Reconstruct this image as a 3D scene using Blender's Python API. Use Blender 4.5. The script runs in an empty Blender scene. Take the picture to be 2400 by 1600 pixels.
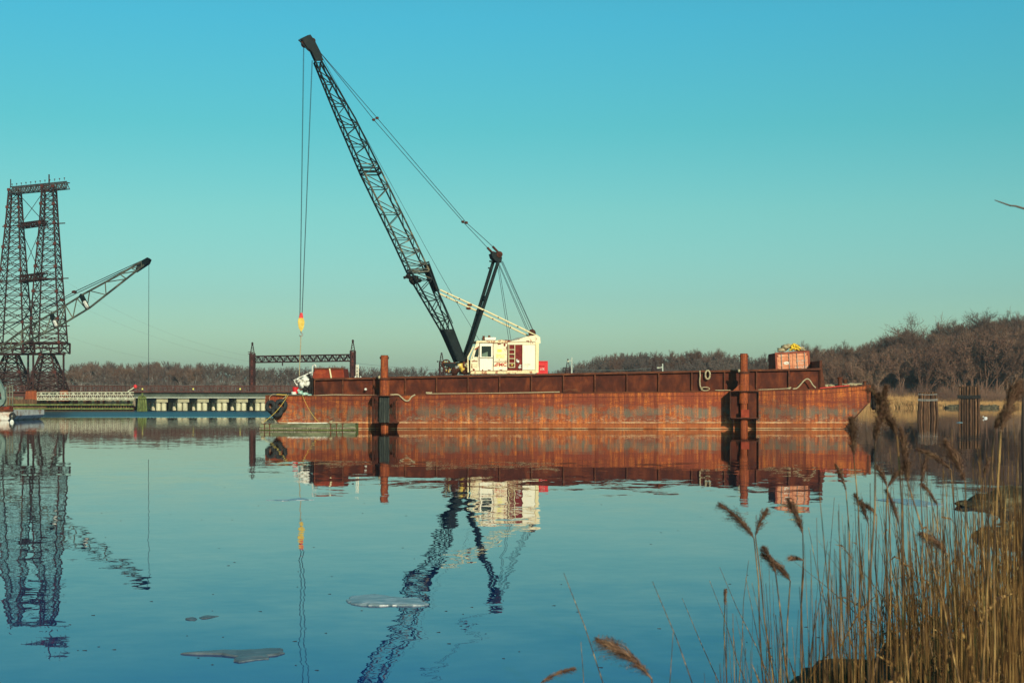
import bpy, math, random
from mathutils import Vector, Matrix, noise
R = math.radians
sc = bpy.context.scene
col = sc.collection

# ------------------------------------------------------------------ camera
F = 3440.0           # focal length in pixels of the 2400 px wide photograph
EYE = 2.3            # eye height above the water
HOR = 926.0
cam = bpy.data.cameras.new('camera')
cam.sensor_width = 36; cam.lens = 36*F/2400
cam.shift_y = (HOR-800)/2400
cam.clip_start = 0.1; cam.clip_end = 6000
cam.dof.use_dof = True; cam.dof.focus_distance = 100; cam.dof.aperture_fstop = 9
co = bpy.data.objects.new('camera', cam); col.objects.link(co)
co.location = (0, 0, EYE); co.rotation_euler = (R(90), 0, 0)
sc.camera = co

# ------------------------------------------------------------------ sky, sun, exposure
SUN_EL, SUN_AZ = 21.0, 163.0     # azimuth clockwise from the view direction
w = bpy.data.worlds.new('World'); sc.world = w; w.use_nodes = True
nt = w.node_tree; nt.nodes.clear()
def wn(t, **k):
    n = nt.nodes.new(t)
    for a, b in k.items(): setattr(n, a, b)
    return n
wo = wn('ShaderNodeOutputWorld'); bg = wn('ShaderNodeBackground'); bg.inputs[1].default_value = 0.135
sky = wn('ShaderNodeTexSky', sky_type='NISHITA', sun_disc=False)
sky.sun_elevation = R(SUN_EL); sky.sun_rotation = R(SUN_AZ)
sky.air_density = 1.0; sky.dust_density = 1.0; sky.ozone_density = 1.5
tc = wn('ShaderNodeTexCoord'); sx = wn('ShaderNodeSeparateXYZ')
rp = wn('ShaderNodeValToRGB'); mx = wn('ShaderNodeMix', data_type='RGBA', blend_type='MULTIPLY')
mx.inputs[0].default_value = 1
nt.links.new(tc.outputs['Generated'], sx.inputs[0]); nt.links.new(sx.outputs['Z'], rp.inputs[0])
TINT = [(0.0, (0.478, 0.685, 0.66)), (0.04, (0.482, 0.708, 0.658)), (0.066, (0.421, 0.679, 0.637)), (0.123, (0.376, 0.768, 0.641)), (0.179, (0.254, 0.806, 0.683)), (0.247, (0.214, 0.882, 0.833)), (1.0, (0.214, 0.882, 0.833))]
while len(rp.color_ramp.elements) > 1: rp.color_ramp.elements.remove(rp.color_ramp.elements[-1])
rp.color_ramp.elements[0].position = TINT[0][0]; rp.color_ramp.elements[0].color = (*TINT[0][1], 1)
for p, c in TINT[1:]:
    e = rp.color_ramp.elements.new(p); e.color = (*c, 1)
nt.links.new(sky.outputs[0], mx.inputs[6]); nt.links.new(rp.outputs[0], mx.inputs[7])
nt.links.new(mx.outputs[2], bg.inputs[0]); nt.links.new(bg.outputs[0], wo.inputs[0])
sl = bpy.data.lights.new('sun', 'SUN'); sl.energy = 4.8; sl.angle = R(0.5); sl.color = (1.0, 0.86, 0.66)
so = bpy.data.objects.new('sun', sl); col.objects.link(so)
sdir = Vector((math.sin(R(SUN_AZ))*math.cos(R(SUN_EL)), math.cos(R(SUN_AZ))*math.cos(R(SUN_EL)), math.sin(R(SUN_EL))))
so.rotation_euler = sdir.to_track_quat('Z', 'Y').to_euler(); so.location = (20, -40, 40)
sc.view_settings.view_transform = 'Standard'; sc.view_settings.look = 'None'
sc.view_settings.exposure = 0; sc.view_settings.gamma = 1; sc.view_settings.use_curve_mapping = False
sc.render.engine = 'CYCLES'; sc.cycles.max_bounces = 6; sc.cycles.transparent_max_bounces = 8

# ------------------------------------------------------------------ helpers
def at(px, py, D):
    """world point seen at photograph pixel (px,py) at distance D"""
    return Vector(((px-1200)*D/F, D, EYE-(py-HOR)*D/F))
def wat(px, py):
    """point of the water surface seen at a pixel"""
    D = EYE*F/(py-HOR); return Vector(((px-1200)*D/F, D, 0))
W = {}
def tag(o, label=None, cat=None, group=None, kind=None):
    if label: o['label'] = label
    if cat: o['category'] = cat
    if group: o['group'] = group
    if kind: o['kind'] = kind
    return o
def thing(name, label, cat, loc=(0, 0, 0), group=None):
    o = bpy.data.objects.new(name, None); col.objects.link(o)
    o.empty_display_size = 0.3; o.location = loc; W[o.name] = Vector(loc)
    return tag(o, label, cat, group)
class MB:
    def __init__(s): s.v = []; s.f = []
    def poly(s, pts):
        b = len(s.v); s.v += [Vector(p) for p in pts]; s.f.append(tuple(range(b, b+len(pts)))); return s
    def prism(s, pts, ext):
        ext = Vector(ext); pts = [Vector(p) for p in pts]; n = len(pts); b = len(s.v)
        nn = Vector((0, 0, 0))
        for i in range(n): nn += (pts[i]-pts[0]).cross(pts[(i+1) % n]-pts[0])
        if nn.dot(ext) > 0: pts = pts[::-1]
        s.v += pts + [p+ext for p in pts]
        s.f.append(tuple(range(b, b+n))); s.f.append(tuple(range(b+2*n-1, b+n-1, -1)))
        for i in range(n):
            j = (i+1) % n; s.f.append((b+j, b+i, b+n+i, b+n+j))
        return s
    def box(s, lo, hi):
        x0, y0, z0 = lo; x1, y1, z1 = hi
        return s.prism([(x0, y0, z0), (x1, y0, z0), (x1, y0, z1), (x0, y0, z1)], (0, y1-y0, 0))
    def beam(s, p, q, w, h=None, up=(0, 0, 1)):
        p, q = Vector(p), Vector(q); d = q-p
        if d.length < 1e-6: return s
        h = h or w; up = Vector(up); d.normalize()
        if abs(d.dot(up)) > 0.99: up = Vector((0, 1, 0))
        a = d.cross(up).normalized()*w/2; c = a.cross(d).normalized()*h/2
        return s.prism([p-a-c, p+a-c, p+a+c, p-a+c], q-p)
    def tube(s, pts, r, n=6, cap=True):
        pts = [Vector(p) for p in pts]; m = len(pts)
        rr = r if isinstance(r, (list, tuple)) else [r]*m
        b = len(s.v); ref = None
        for i, p in enumerate(pts):
            d = (pts[min(i+1, m-1)]-pts[max(i-1, 0)])
            if d.length < 1e-9: d = Vector((0, 0, 1))
            d.normalize()
            if ref is None: ref = Vector((0, 0, 1)) if abs(d.z) < 0.9 else Vector((1, 0, 0))
            a = d.cross(ref)
            if a.length < 1e-4: a = d.cross(Vector((0.3, 1, 0.2)))
            a.normalize(); c = d.cross(a); ref = -c if False else ref
            for k in range(n):
                t = 2*math.pi*k/n; s.v.append(p+(a*math.cos(t)+c*math.sin(t))*rr[i])
        for i in range(m-1):
            for k in range(n):
                l = (k+1) % n
                s.f.append((b+i*n+k, b+(i+1)*n+k, b+(i+1)*n+l, b+i*n+l))
        if cap and n > 2:
            s.f.append(tuple(b+k for k in range(n))); s.f.append(tuple(b+(m-1)*n+k for k in range(n-1, -1, -1)))
        return s
    def torus(s, c, ax, R1, r, n=20, k=8, flat=1.0):
        c = Vector(c); ax = Vector(ax).normalized()
        a = ax.orthogonal().normalized(); e = ax.cross(a); b = len(s.v)
        for i in range(n):
            t = 2*math.pi*i/n; d = a*math.cos(t)+e*math.sin(t)
            for j in range(k):
                u = 2*math.pi*j/k; s.v.append(c+d*(R1+r*math.cos(u))+ax*(r*flat*math.sin(u)))
        for i in range(n):
            for j in range(k):
                i2 = (i+1) % n; j2 = (j+1) % k
                s.f.append((b+i*k+j, b+i2*k+j, b+i2*k+j2, b+i*k+j2))
        return s
    def blob(s, c, sz, n=10, amp=0.25, seed=0, fr=1.5):
        c = Vector(c); b = len(s.v); m = n//2+1
        for i in range(m+1):
            th = math.pi*i/m
            for j in range(n):
                ph = 2*math.pi*j/n
                d = Vector((math.sin(th)*math.cos(ph), math.sin(th)*math.sin(ph), math.cos(th)))
                k = 1+amp*noise.noise(d*fr+Vector((seed*7.1, seed*3.3, 0)))*2
                s.v.append(c+Vector((d.x*sz[0], d.y*sz[1], d.z*sz[2]))*k)
        for i in range(m):
            for j in range(n):
                j2 = (j+1) % n
                s.f.append((b+i*n+j, b+(i+1)*n+j, b+(i+1)*n+j2, b+i*n+j2))
        return s
    def build(s, name, mat, parent=None, smooth=False, origin=None):
        me = bpy.data.meshes.new(name)
        o3 = Vector(origin) if origin is not None else None
        if o3 is None:
            n = len(s.v); o3 = Vector((0, 0, 0))
            if n:
                xs = [v.x for v in s.v]; ys = [v.y for v in s.v]; zs = [v.z for v in s.v]
                o3 = Vector(((min(xs)+max(xs))/2, (min(ys)+max(ys))/2, min(zs)))
        me.from_pydata([tuple(v-o3) for v in s.v], [], s.f); me.materials.append(mat)
        if smooth: me.shade_smooth()
        me.update()
        o = bpy.data.objects.new(name, me); col.objects.link(o)
        W[o.name] = o3.copy()
        if parent is not None:
            o.parent = parent; o.location = o3-W[parent.name]
        else: o.location = o3
        return o
def dupe(o, dloc, parent=None):
    c = o.copy(); col.objects.link(c); c.location = o.location+Vector(dloc)
    W[c.name] = W.get(o.name, Vector((0, 0, 0)))+Vector(dloc)
    if parent: c.parent = parent
    return c
def copy_tree(root):
    c = root.copy(); col.objects.link(c)
    for ch in root.children:
        d = ch.copy(); col.objects.link(d); d.parent = c
        for g in ch.children:
            e = g.copy(); col.objects.link(e); e.parent = d
    return c
def text_mesh(name, body, mat, parent, origin, xdir, zdir, size, ext=0.006, width=None, bold=0.0):
    cu = bpy.data.curves.new(name, 'FONT'); cu.body = body; cu.size = 1; cu.extrude = 0.01; cu.resolution_u = 2; cu.offset = bold
    t = bpy.data.objects.new(name+'_t', cu); col.objects.link(t)
    bpy.context.view_layer.update()
    me = bpy.data.meshes.new_from_object(t); bpy.data.objects.remove(t)
    xs = [v.co.x for v in me.vertices]; x0 = min(xs); ww = max(xs)-x0
    ys = [v.co.y for v in me.vertices]; y0 = min(ys); hh = max(ys)-y0
    kx = (width/ww) if width else size/hh; ky = size/hh
    X = Vector(xdir).normalized(); Z = Vector(zdir).normalized(); N = X.cross(Z)
    for v in me.vertices:
        v.co = X*((v.co.x-x0)*kx)+Z*((v.co.y-y0)*ky)+N*(v.co.z*ext/0.01)
    me.materials.clear(); me.materials.append(mat); me.name = name
    o = bpy.data.objects.new(name, me); col.objects.link(o)
    o.parent = parent; o.location = Vector(origin)-W[parent.name]; W[o.name] = Vector(origin)
    return o

# ------------------------------------------------------------------ materials
class NT:
    def __init__(s, name):
        s.m = bpy.data.materials.new(name); s.m.use_nodes = True; s.t = s.m.node_tree
        s.b = s.t.nodes['Principled BSDF']
        s.pos = s.t.nodes.new('ShaderNodeNewGeometry').outputs['Position']
    def n(s, t, **k):
        x = s.t.nodes.new(t)
        for a, b in k.items(): setattr(x, a, b)
        return x
    def L(s, a, b): s.t.links.new(a, b)
    def noise(s, scale=(1, 1, 1), sc=1.0, detail=5, rough=0.6, dist=0.0, vec=None, col=False, off=(0, 0, 0)):
        mp = s.n('ShaderNodeMapping'); mp.inputs['Scale'].default_value = scale; mp.inputs['Location'].default_value = off
        s.L(vec or s.pos, mp.inputs[0])
        x = s.n('ShaderNodeTexNoise'); x.inputs['Scale'].default_value = sc; x.inputs['Detail'].default_value = detail
        x.inputs['Roughness'].default_value = rough; x.inputs['Distortion'].default_value = dist
        s.L(mp.outputs[0], x.inputs['Vector']); return x.outputs['Color' if col else 'Fac']
    def ramp(s, fac, pts):
        r = s.n('ShaderNodeValToRGB'); e = r.color_ramp.elements
        while len(e) > 1: e.remove(e[-1])
        def c4(c): return (*c, 1) if not isinstance(c, (int, float)) else (c, c, c, 1)
        e[0].position = pts[0][0]; e[0].color = c4(pts[0][1])
        for p, c in pts[1:]: e.new(p).color = c4(c)
        s.L(fac, r.inputs[0]); return r.outputs[0]
    def mix(s, fac, a, b, mode='MIX'):
        m = s.n('ShaderNodeMix', data_type='RGBA', blend_type=mode)
        for i, v in ((0, fac), (6, a), (7, b)):
            if isinstance(v, (int, float)): m.inputs[i].default_value = v if i == 0 else (v, v, v, 1)
            elif isinstance(v, tuple): m.inputs[i].default_value = (*v, 1)
            else: s.L(v, m.inputs[i])
        return m.outputs[2]
    def math(s, op, a, b=None, clamp=False):
        m = s.n('ShaderNodeMath', operation=op, use_clamp=clamp)
        for i, v in ((0, a), (1, b)):
            if v is None: continue
            if isinstance(v, (int, float)): m.inputs[i].default_value = v
            else: s.L(v, m.inputs[i])
        return m.outputs[0]
    def sep(s):
        x = s.n('ShaderNodeSeparateXYZ'); s.L(s.pos, x.inputs[0]); return x.outputs
    def rnd(s): return s.n('ShaderNodeObjectInfo').outputs['Random']
    def col(s, c):
        if isinstance(c, tuple): s.b.inputs['Base Color'].default_value = (*c, 1)
        else: s.L(c, s.b.inputs['Base Color'])
        return s
    def rough(s, r):
        if isinstance(r, (int, float)): s.b.inputs['Roughness'].default_value = r
        else: s.L(r, s.b.inputs['Roughness'])
        return s
    def spec(s, v): s.b.inputs['Specular IOR Level'].default_value = v; return s
    def bump(s, h, strength=0.5, dist=0.02):
        b = s.n('ShaderNodeBump'); b.inputs['Strength'].default_value = strength; b.inputs['Distance'].default_value = dist
        s.L(h, b.inputs['Height']); s.L(b.outputs[0], s.b.inputs['Normal']); return s
def mottled(name, stops, sc=3.0, scale=(1, 1, 1), rough=0.8, bump=0.3, bd=0.01, detail=6, spec=0.2, var=0.0, dist=0.3):
    m = NT(name); f = m.noise(scale, sc, detail, 0.65, dist)
    c = m.ramp(f, stops)
    if var:
        k = m.math('ADD', m.math('MULTIPLY', m.rnd(), 2*var), 1-var)
        c = m.mix(1.0, c, k, 'MULTIPLY')
    m.col(c).rough(rough).spec(spec)
    if bump: m.bump(m.noise(scale, sc*4, 5, 0.6), bump, bd)
    return m.m
M = {}
# hull plating: rust, dark primer, grey-green remains of paint, scum line
def hull_mat():
    m = NT('hull_rust'); X, Y, Z = m.sep()
    streak = m.noise((3.0, 3.0, 0.22), 1.6, 7, 0.7, 0.15)
    big = m.noise((0.5, 0.5, 0.9), 0.9, 6, 0.65, 0.4)
    fine = m.noise((1, 1, 1.3), 11, 6, 0.75, 0.2)
    rust = m.ramp(streak, [(0.28, (0.07, 0.014, 0.005)), (0.42, (0.17, 0.030, 0.008)), (0.52, (0.36, 0.078, 0.012)), (0.61, (0.54, 0.155, 0.022)), (0.72, (0.64, 0.25, 0.05))])
    rust = m.mix(m.ramp(big, [(0.38, 0.85), (0.6, 0.0)]), rust, (0.15, 0.025, 0.009))
    rust = m.mix(m.ramp(fine, [(0.40, 0.7), (0.58, 0.0)]), rust, (0.06, 0.015, 0.007))
    # grey paint surviving in a band at mid height
    g = m.noise((0.9, 0.9, 1.3), 1.5, 9, 0.72, 0.5, off=(3, 1, 7))
    band = m.math('SUBTRACT', 1.0, m.math('MULTIPLY', m.math('ABSOLUTE', m.math('SUBTRACT', Z, 1.15)), 0.95), True)
    gf = m.math('MULTIPLY', band, 0.30)
    gf = m.math('ADD', g, gf)
    gm = m.ramp(gf, [(0.67, 0.0), (0.74, 0.5), (0.82, 0.75)])
    gm = m.math('MULTIPLY', gm, m.ramp(streak, [(0.42, 1.0), (0.66, 0.25)]))
    grey = m.mix(fine, (0.04, 0.055, 0.042), (0.12, 0.13, 0.09))
    c = m.mix(gm, rust, grey)
    scr = m.noise((0.45, 1, 3.2), 2.2, 7, 0.75, 0.3, off=(11, 2, 5))
    up = m.math('SUBTRACT', 1.0, m.math('MULTIPLY', m.math('ABSOLUTE', m.math('SUBTRACT', Z, 1.85)), 1.6), True)
    c = m.mix(m.math('MULTIPLY', up, m.ramp(scr, [(0.44, 0.0), (0.54, 0.85)])), c, (0.115, 0.018, 0.008))
    mid = m.math('SUBTRACT', 1.0, m.math('MULTIPLY', m.math('ABSOLUTE', m.math('SUBTRACT', Z, 0.62)), 3.0), True)
    c = m.mix(m.math('MULTIPLY', mid, m.ramp(m.noise((0.5, 1, 4), 5, 6, 0.8, 0.2), [(0.54, 0.0), (0.60, 0.8)])), c, (0.40, 0.31, 0.20))
    # orange wash close to the water, pale scum lines
    low = m.ramp(m.math('ADD', Z, m.math('MULTIPLY', big, 0.3)), [(0.45, 1.0), (0.72, 0.0)])
    c = m.mix(m.math('MULTIPLY', low, 0.45), c, (0.25, 0.075, 0.02))
    wob = m.math('ADD', Z, m.math('MULTIPLY', m.math('SUBTRACT', fine, 0.5), 0.10))
    l1 = m.math('SUBTRACT', 1.0, m.math('MULTIPLY', m.math('ABSOLUTE', m.math('SUBTRACT', wob, 0.45)), 22), True)
    l2 = m.math('SUBTRACT', 1.0, m.math('MULTIPLY', m.math('ABSOLUTE', m.math('SUBTRACT', wob, 0.06)), 26), True)
    brk = m.ramp(m.noise((0.6, 1, 1), 1.0, 6, 0.7), [(0.42, 0.05), (0.58, 0.9)])
    lm = m.math('MULTIPLY', m.math('ADD', l1, l2, True), brk)
    c = m.mix(lm, c, (0.46, 0.36, 0.20))
    wet = m.ramp(Z, [(0.0, 0.45), (0.055, 1.0)])
    c = m.mix(1.0, c, wet, 'MULTIPLY')
    k = m.math('ADD', m.math('MULTIPLY', m.rnd(), 0.55), 0.92)
    c = m.mix(1.0, c, k, 'MULTIPLY')
    dent = m.noise((1.1, 1, 0.35), 1.3, 2, 0.4)
    m.col(c).rough(0.75).spec(0.25).bump(m.math('ADD', m.math('MULTIPLY', fine, .5), m.math('MULTIPLY', dent, 7.0)), 0.6, 0.03)
    return m.m
M['hull'] = hull_mat()
M['coaming'] = mottled('coaming_rust', [(0.3, (0.026, 0.006, 0.003)), (0.5, (0.066, 0.013, 0.005)), (0.68, (0.14, 0.031, 0.009))], 1.4, (1, 1, 0.6), var=0.16)
M['rail'] = mottled('rail_rust', [(0.3, (0.045, 0.013, 0.007)), (0.55, (0.105, 0.03, 0.012)), (0.7, (0.19, 0.065, 0.025))], 3, (0.4, 1, 1))
def spud_mat():
    m = NT('spud_rust'); st = m.noise((5, 5, 0.35), 1.7, 7, 0.7, 0.2)
    c = m.ramp(st, [(0.3, (0.11, 0.02, 0.008)), (0.48, (0.25, 0.05, 0.012)), (0.6, (0.38, 0.09, 0.02)), (0.74, (0.52, 0.2, 0.07))])
    f = m.noise((1, 1, 1), 9, 6, 0.7)
    c = m.mix(m.ramp(f, [(0.4, 0.6), (0.56, 0.0)]), c, (0.10, 0.022, 0.01))
    m.col(c).rough(0.75).spec(0.25).bump(f, 0.4, 0.01); return m.m
M['spud'] = spud_mat()
M['rustdark'] = mottled('dark_rust', [(0.35, (0.028, 0.011, 0.007)), (0.55, (0.07, 0.02, 0.01)), (0.7, (0.14, 0.035, 0.013))], 4, var=0.1)
M['rustred'] = mottled('red_rust', [(0.35, (0.13, 0.018, 0.008)), (0.55, (0.21, 0.03, 0.012)), (0.72, (0.30, 0.06, 0.02))], 2.5, var=0.12)
M['boom'] = mottled('boom_paint', [(0.35, (0.004, 0.008, 0.009)), (0.6, (0.010, 0.017, 0.018)), (0.72, (0.035, 0.028, 0.018))], 3, rough=0.7, spec=0.15)
M['boomw'] = mottled('boom_worn', [(0.36, (0.014, 0.022, 0.022)), (0.52, (0.05, 0.052, 0.04)), (0.62, (0.20, 0.16, 0.09)), (0.72, (0.09, 0.03, 0.015))], 2.2, rough=0.6)
def white_mat(name, base, amt, streaks=True):
    m = NT(name); n1 = m.noise((1.2, 1.2, 0.7), 2.3, 9, 0.75, 0.4); n2 = m.noise((4, 4, 0.5), 2, 6, 0.6)
    c = m.ramp(n2, [(0.3, tuple(b*0.82 for b in base)), (0.6, base)])
    c = m.mix(m.ramp(n2, [(0.50, 0.0), (0.72, 0.55)]), c, (0.62, 0.42, 0.17))
    c = m.mix(m.ramp(n1, [(0.62-amt, 0.0), (0.66-amt, 0.85)]), c, (0.30, 0.07, 0.018))
    c = m.mix(m.ramp(m.noise((1, 1, 1), 7, 7, 0.75), [(0.64-amt*0.5, 0.0), (0.68, 0.7)]), c, (0.17, 0.035, 0.012))
    m.col(c).rough(0.55).spec(0.35); return m.m
M['white'] = white_mat('house_white', (0.78, 0.68, 0.46), 0.06)
M['whiterust'] = white_mat('house_sill_rust', (0.74, 0.60, 0.34), 0.12)
M['whiteclean'] = white_mat('house_door_white', (0.82, 0.76, 0.60), -0.05)
M['cream'] = white_mat('backstop_cream', (0.72, 0.62, 0.36), 0.0)
M['redin'] = mottled('engine_bay_red', [(0.4, (0.12, 0.012, 0.010)), (0.7, (0.22, 0.03, 0.018))], 3)
M['redpaint'] = mottled('red_paint', [(0.35, (0.52, 0.014, 0.02)), (0.62, (0.62, 0.03, 0.03)), (0.74, (0.6, 0.26, 0.12))], 2.2, rough=0.45, bump=0.1)
M['orange_text'] = mottled('faded_red_lettering', [(0.45, (0.42, 0.04, 0.02)), (0.8, (0.55, 0.15, 0.08))], 9, bump=0)
M['greytext'] = mottled('faded_grey_lettering', [(0.4, (0.22, 0.22, 0.20)), (0.8, (0.45, 0.43, 0.38))], 9, bump=0)
M['yellow'] = mottled('yellow_paint', [(0.4, (0.55, 0.36, 0.06)), (0.7, (0.66, 0.5, 0.12))], 5)
M['yellowsign'] = mottled('yellow_sign', [(0.4, (0.72, 0.62, 0.10)), (0.7, (0.75, 0.68, 0.3))], 5, bump=0)
M['palesign'] = mottled('faded_sign', [(0.4, (0.72, 0.58, 0.22)), (0.6, (0.8, 0.7, 0.42))], 6, bump=0)
M['cont'] = mottled('container_paint', [(0.3, (0.48, 0.15, 0.07)), (0.55, (0.62, 0.24, 0.12)), (0.75, (0.66, 0.36, 0.22))], 1.6, rough=0.6, bump=0.1)
M['contdark'] = mottled('container_frame', [(0.35, (0.16, 0.035, 0.02)), (0.65, (0.30, 0.075, 0.04))], 3)
M['print'] = mottled('white_print', [(0.4, (0.72, 0.68, 0.58)), (0.62, (0.8, 0.72, 0.6)), (0.7, (0.5, 0.2, 0.12))], 9, bump=0)
M['steel'] = mottled('grey_steel', [(0.4, (0.20, 0.19, 0.17)), (0.7, (0.38, 0.36, 0.32))], 5)
M['rubber'] = mottled('tyre_rubber', [(0.35, (0.012, 0.014, 0.015)), (0.7, (0.04, 0.042, 0.04))], 7, rough=0.75)
M['fender'] = mottled('black_fender', [(0.35, (0.010, 0.014, 0.013)), (0.55, (0.03, 0.034, 0.028)), (0.72, (0.09, 0.085, 0.06))], 4, (3, 3, 0.5))
M['rope'] = mottled('pale_rope', [(0.35, (0.24, 0.19, 0.10)), (0.7, (0.50, 0.42, 0.27))], 20, bump=0.5)
M['ropeyellow'] = mottled('yellow_rope', [(0.35, (0.62, 0.36, 0.02)), (0.7, (0.85, 0.62, 0.06))], 12)
M['redhose'] = mottled('red_hose', [(0.4, (0.5, 0.02, 0.02)), (0.7, (0.6, 0.07, 0.05))], 12)
M['cable'] = mottled('wire_rope', [(0.4, (0.012, 0.02, 0.03)), (0.7, (0.035, 0.045, 0.055))], 5, bump=0)
M['farwire'] = mottled('overhead_wire', [(0.4, (0.12, 0.13, 0.11)), (0.7, (0.25, 0.25, 0.2))], 1, bump=0)
M['tarp'] = mottled('white_tarp', [(0.35, (0.45, 0.44, 0.38)), (0.6, (0.75, 0.73, 0.64))], 5)
M['tarpteal'] = mottled('teal_tarp', [(0.35, (0.12, 0.28, 0.24)), (0.5, (0.30, 0.50, 0.42)), (0.65, (0.68, 0.72, 0.6))], 6)
M['wood'] = mottled('grey_timber', [(0.3, (0.07, 0.055, 0.035)), (0.5, (0.17, 0.14, 0.09)), (0.7, (0.31, 0.27, 0.19))], 3, (6, 6, 0.5), var=0.35)
M['pilewood'] = mottled('pile_timber', [(0.3, (0.022, 0.010, 0.005)), (0.5, (0.08, 0.038, 0.019)), (0.64, (0.17, 0.088, 0.042)), (0.75, (0.30, 0.19, 0.10))], 2.2, (5, 5, 0.6), var=0.5)
M['woodbrown'] = mottled('brown_timber', [(0.3, (0.05, 0.025, 0.014)), (0.5, (0.12, 0.06, 0.03)), (0.7, (0.22, 0.13, 0.07))], 3, (6, 6, 0.5), var=0.35)
M['dockwood'] = mottled('dock_timber', [(0.3, (0.05, 0.055, 0.028)), (0.5, (0.13, 0.14, 0.075)), (0.7, (0.25, 0.25, 0.14))], 2.5, (0.5, 3, 4), var=0.15)
M['algae'] = mottled('algae_timber', [(0.3, (0.05, 0.06, 0.02)), (0.5, (0.12, 0.15, 0.04)), (0.7, (0.22, 0.24, 0.08))], 1.6, (2, 2, 1), var=0.2)
M['concrete'] = mottled('pier_concrete', [(0.3, (0.36, 0.33, 0.20)), (0.55, (0.58, 0.53, 0.34)), (0.75, (0.66, 0.62, 0.44))], 1.0, (1, 1, 0.5), var=0.08)
M['concretecap'] = mottled('cap_concrete', [(0.3, (0.24, 0.21, 0.12)), (0.6, (0.40, 0.36, 0.22))], 1.2, var=0.1)
M['girder'] = mottled('girder_green', [(0.3, (0.045, 0.06, 0.045)), (0.6, (0.085, 0.105, 0.08))], 0.8, (1, 1, 0.5))
M['girderlip'] = mottled('girder_flange', [(0.3, (0.35, 0.38, 0.30)), (0.6, (0.5, 0.52, 0.42))], 0.8)
M['lattice'] = mottled('lattice_brown', [(0.3, (0.014, 0.007, 0.007)), (0.55, (0.035, 0.013, 0.011)), (0.72, (0.07, 0.03, 0.024))], 0.8, bump=0)
M['gusset'] = mottled('gusset_red', [(0.3, (0.045, 0.012, 0.010)), (0.6, (0.095, 0.024, 0.017))], 1.0, bump=0)
M['latticegrey'] = mottled('lattice_grey', [(0.3, (0.03, 0.03, 0.03)), (0.6, (0.08, 0.08, 0.075))], 0.8, bump=0)
M['railbrown'] = mottled('railing_brown', [(0.3, (0.045, 0.018, 0.015)), (0.6, (0.09, 0.035, 0.026))], 1.0, bump=0)
M['trusswhite'] = mottled('truss_white', [(0.3, (0.38, 0.37, 0.25)), (0.6, (0.55, 0.54, 0.39))], 1.0, bump=0)
M['boomtwo'] = mottled('far_boom_paint', [(0.35, (0.04, 0.045, 0.035)), (0.55, (0.12, 0.12, 0.085)), (0.7, (0.2, 0.19, 0.13))], 0.9, bump=0)
M['greenpaint'] = mottled('pale_green_paint', [(0.3, (0.10, 0.15, 0.125)), (0.6, (0.20, 0.27, 0.23))], 1, bump=0)
M['hulltwo'] = mottled('workboat_hull', [(0.36, (0.28, 0.09, 0.035)), (0.48, (0.55, 0.5, 0.42)), (0.7, (0.68, 0.64, 0.56))], 0.9, (1, 1, 1.5))
M['ice'] = mottled('grey_ice', [(0.3, (0.06, 0.10, 0.12)), (0.5, (0.19, 0.25, 0.27)), (0.62, (0.34, 0.39, 0.40)), (0.75, (0.5, 0.54, 0.54))], 5, (1, 2.5, 1), rough=0.35, spec=0.5)
M['iceedge'] = mottled('dirty_ice', [(0.3, (0.04, 0.055, 0.065)), (0.55, (0.09, 0.12, 0.14)), (0.7, (0.18, 0.21, 0.22))], 3, (1, 2, 1), rough=0.4)
M['rock'] = mottled('shore_rock', [(0.3, (0.014, 0.011, 0.007)), (0.5, (0.055, 0.043, 0.023)), (0.62, (0.16, 0.13, 0.07)), (0.7, (0.26, 0.21, 0.12))], 3.5, bump=0.8, bd=0.05)
M['mud'] = mottled('bank_mud', [(0.3, (0.012, 0.009, 0.006)), (0.55, (0.035, 0.025, 0.015)), (0.7, (0.07, 0.05, 0.028))], 5, bump=0.8, bd=0.04)
M['land'] = mottled('leaf_litter', [(0.3, (0.025, 0.017, 0.012)), (0.5, (0.045, 0.03, 0.02)), (0.7, (0.07, 0.048, 0.032))], 0.15, bump=0)
M['bark'] = mottled('bark', [(0.3, (0.05, 0.036, 0.030)), (0.55, (0.12, 0.09, 0.075)), (0.72, (0.21, 0.17, 0.14))], 0.7, bump=0, var=0.3)
M['barkpale'] = mottled('bark_pale', [(0.3, (0.16, 0.14, 0.125)), (0.6, (0.32, 0.29, 0.26))], 0.7, bump=0, var=0.25)
M['twig'] = mottled('twigs', [(0.3, (0.065, 0.034, 0.023)), (0.5, (0.115, 0.060, 0.039)), (0.7, (0.175, 0.105, 0.065))], 0.09, bump=0, var=0.3, detail=3)
M['twighazed'] = mottled('twigs_hazed', [(0.3, (0.075, 0.054, 0.047)), (0.5, (0.105, 0.076, 0.062)), (0.7, (0.15, 0.112, 0.085))], 0.04, bump=0, detail=4)  # distance haze put into the colour, greyer than the near twigs
M['drygrass'] = mottled('dry_marsh_grass', [(0.3, (0.24, 0.12, 0.04)), (0.6, (0.44, 0.25, 0.095))], 0.5, bump=0)
def reed_mat():
    m = NT('reed_stem'); f = m.noise((60, 60, 1.6), 1.5, 3, 0.7)
    c = m.ramp(f, [(0.34, (0.02, 0.009, 0.004)), (0.47, (0.06, 0.029, 0.010)), (0.57, (0.21, 0.108, 0.034)), (0.67, (0.46, 0.28, 0.095))])  # stem tones; darkest stops stand in for stalks in shade
    m.col(c).rough(0.6).spec(0.25); return m.m
M['reed'] = reed_mat()
M['plume'] = mottled('reed_plume', [(0.3, (0.07, 0.036, 0.024)), (0.5, (0.14, 0.075, 0.048)), (0.7, (0.26, 0.155, 0.09))], 22, bump=0, var=0.25)
M['black'] = mottled('black_grime', [(0.4, (0.008, 0.008, 0.008)), (0.7, (0.03, 0.025, 0.02))], 5)
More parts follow.
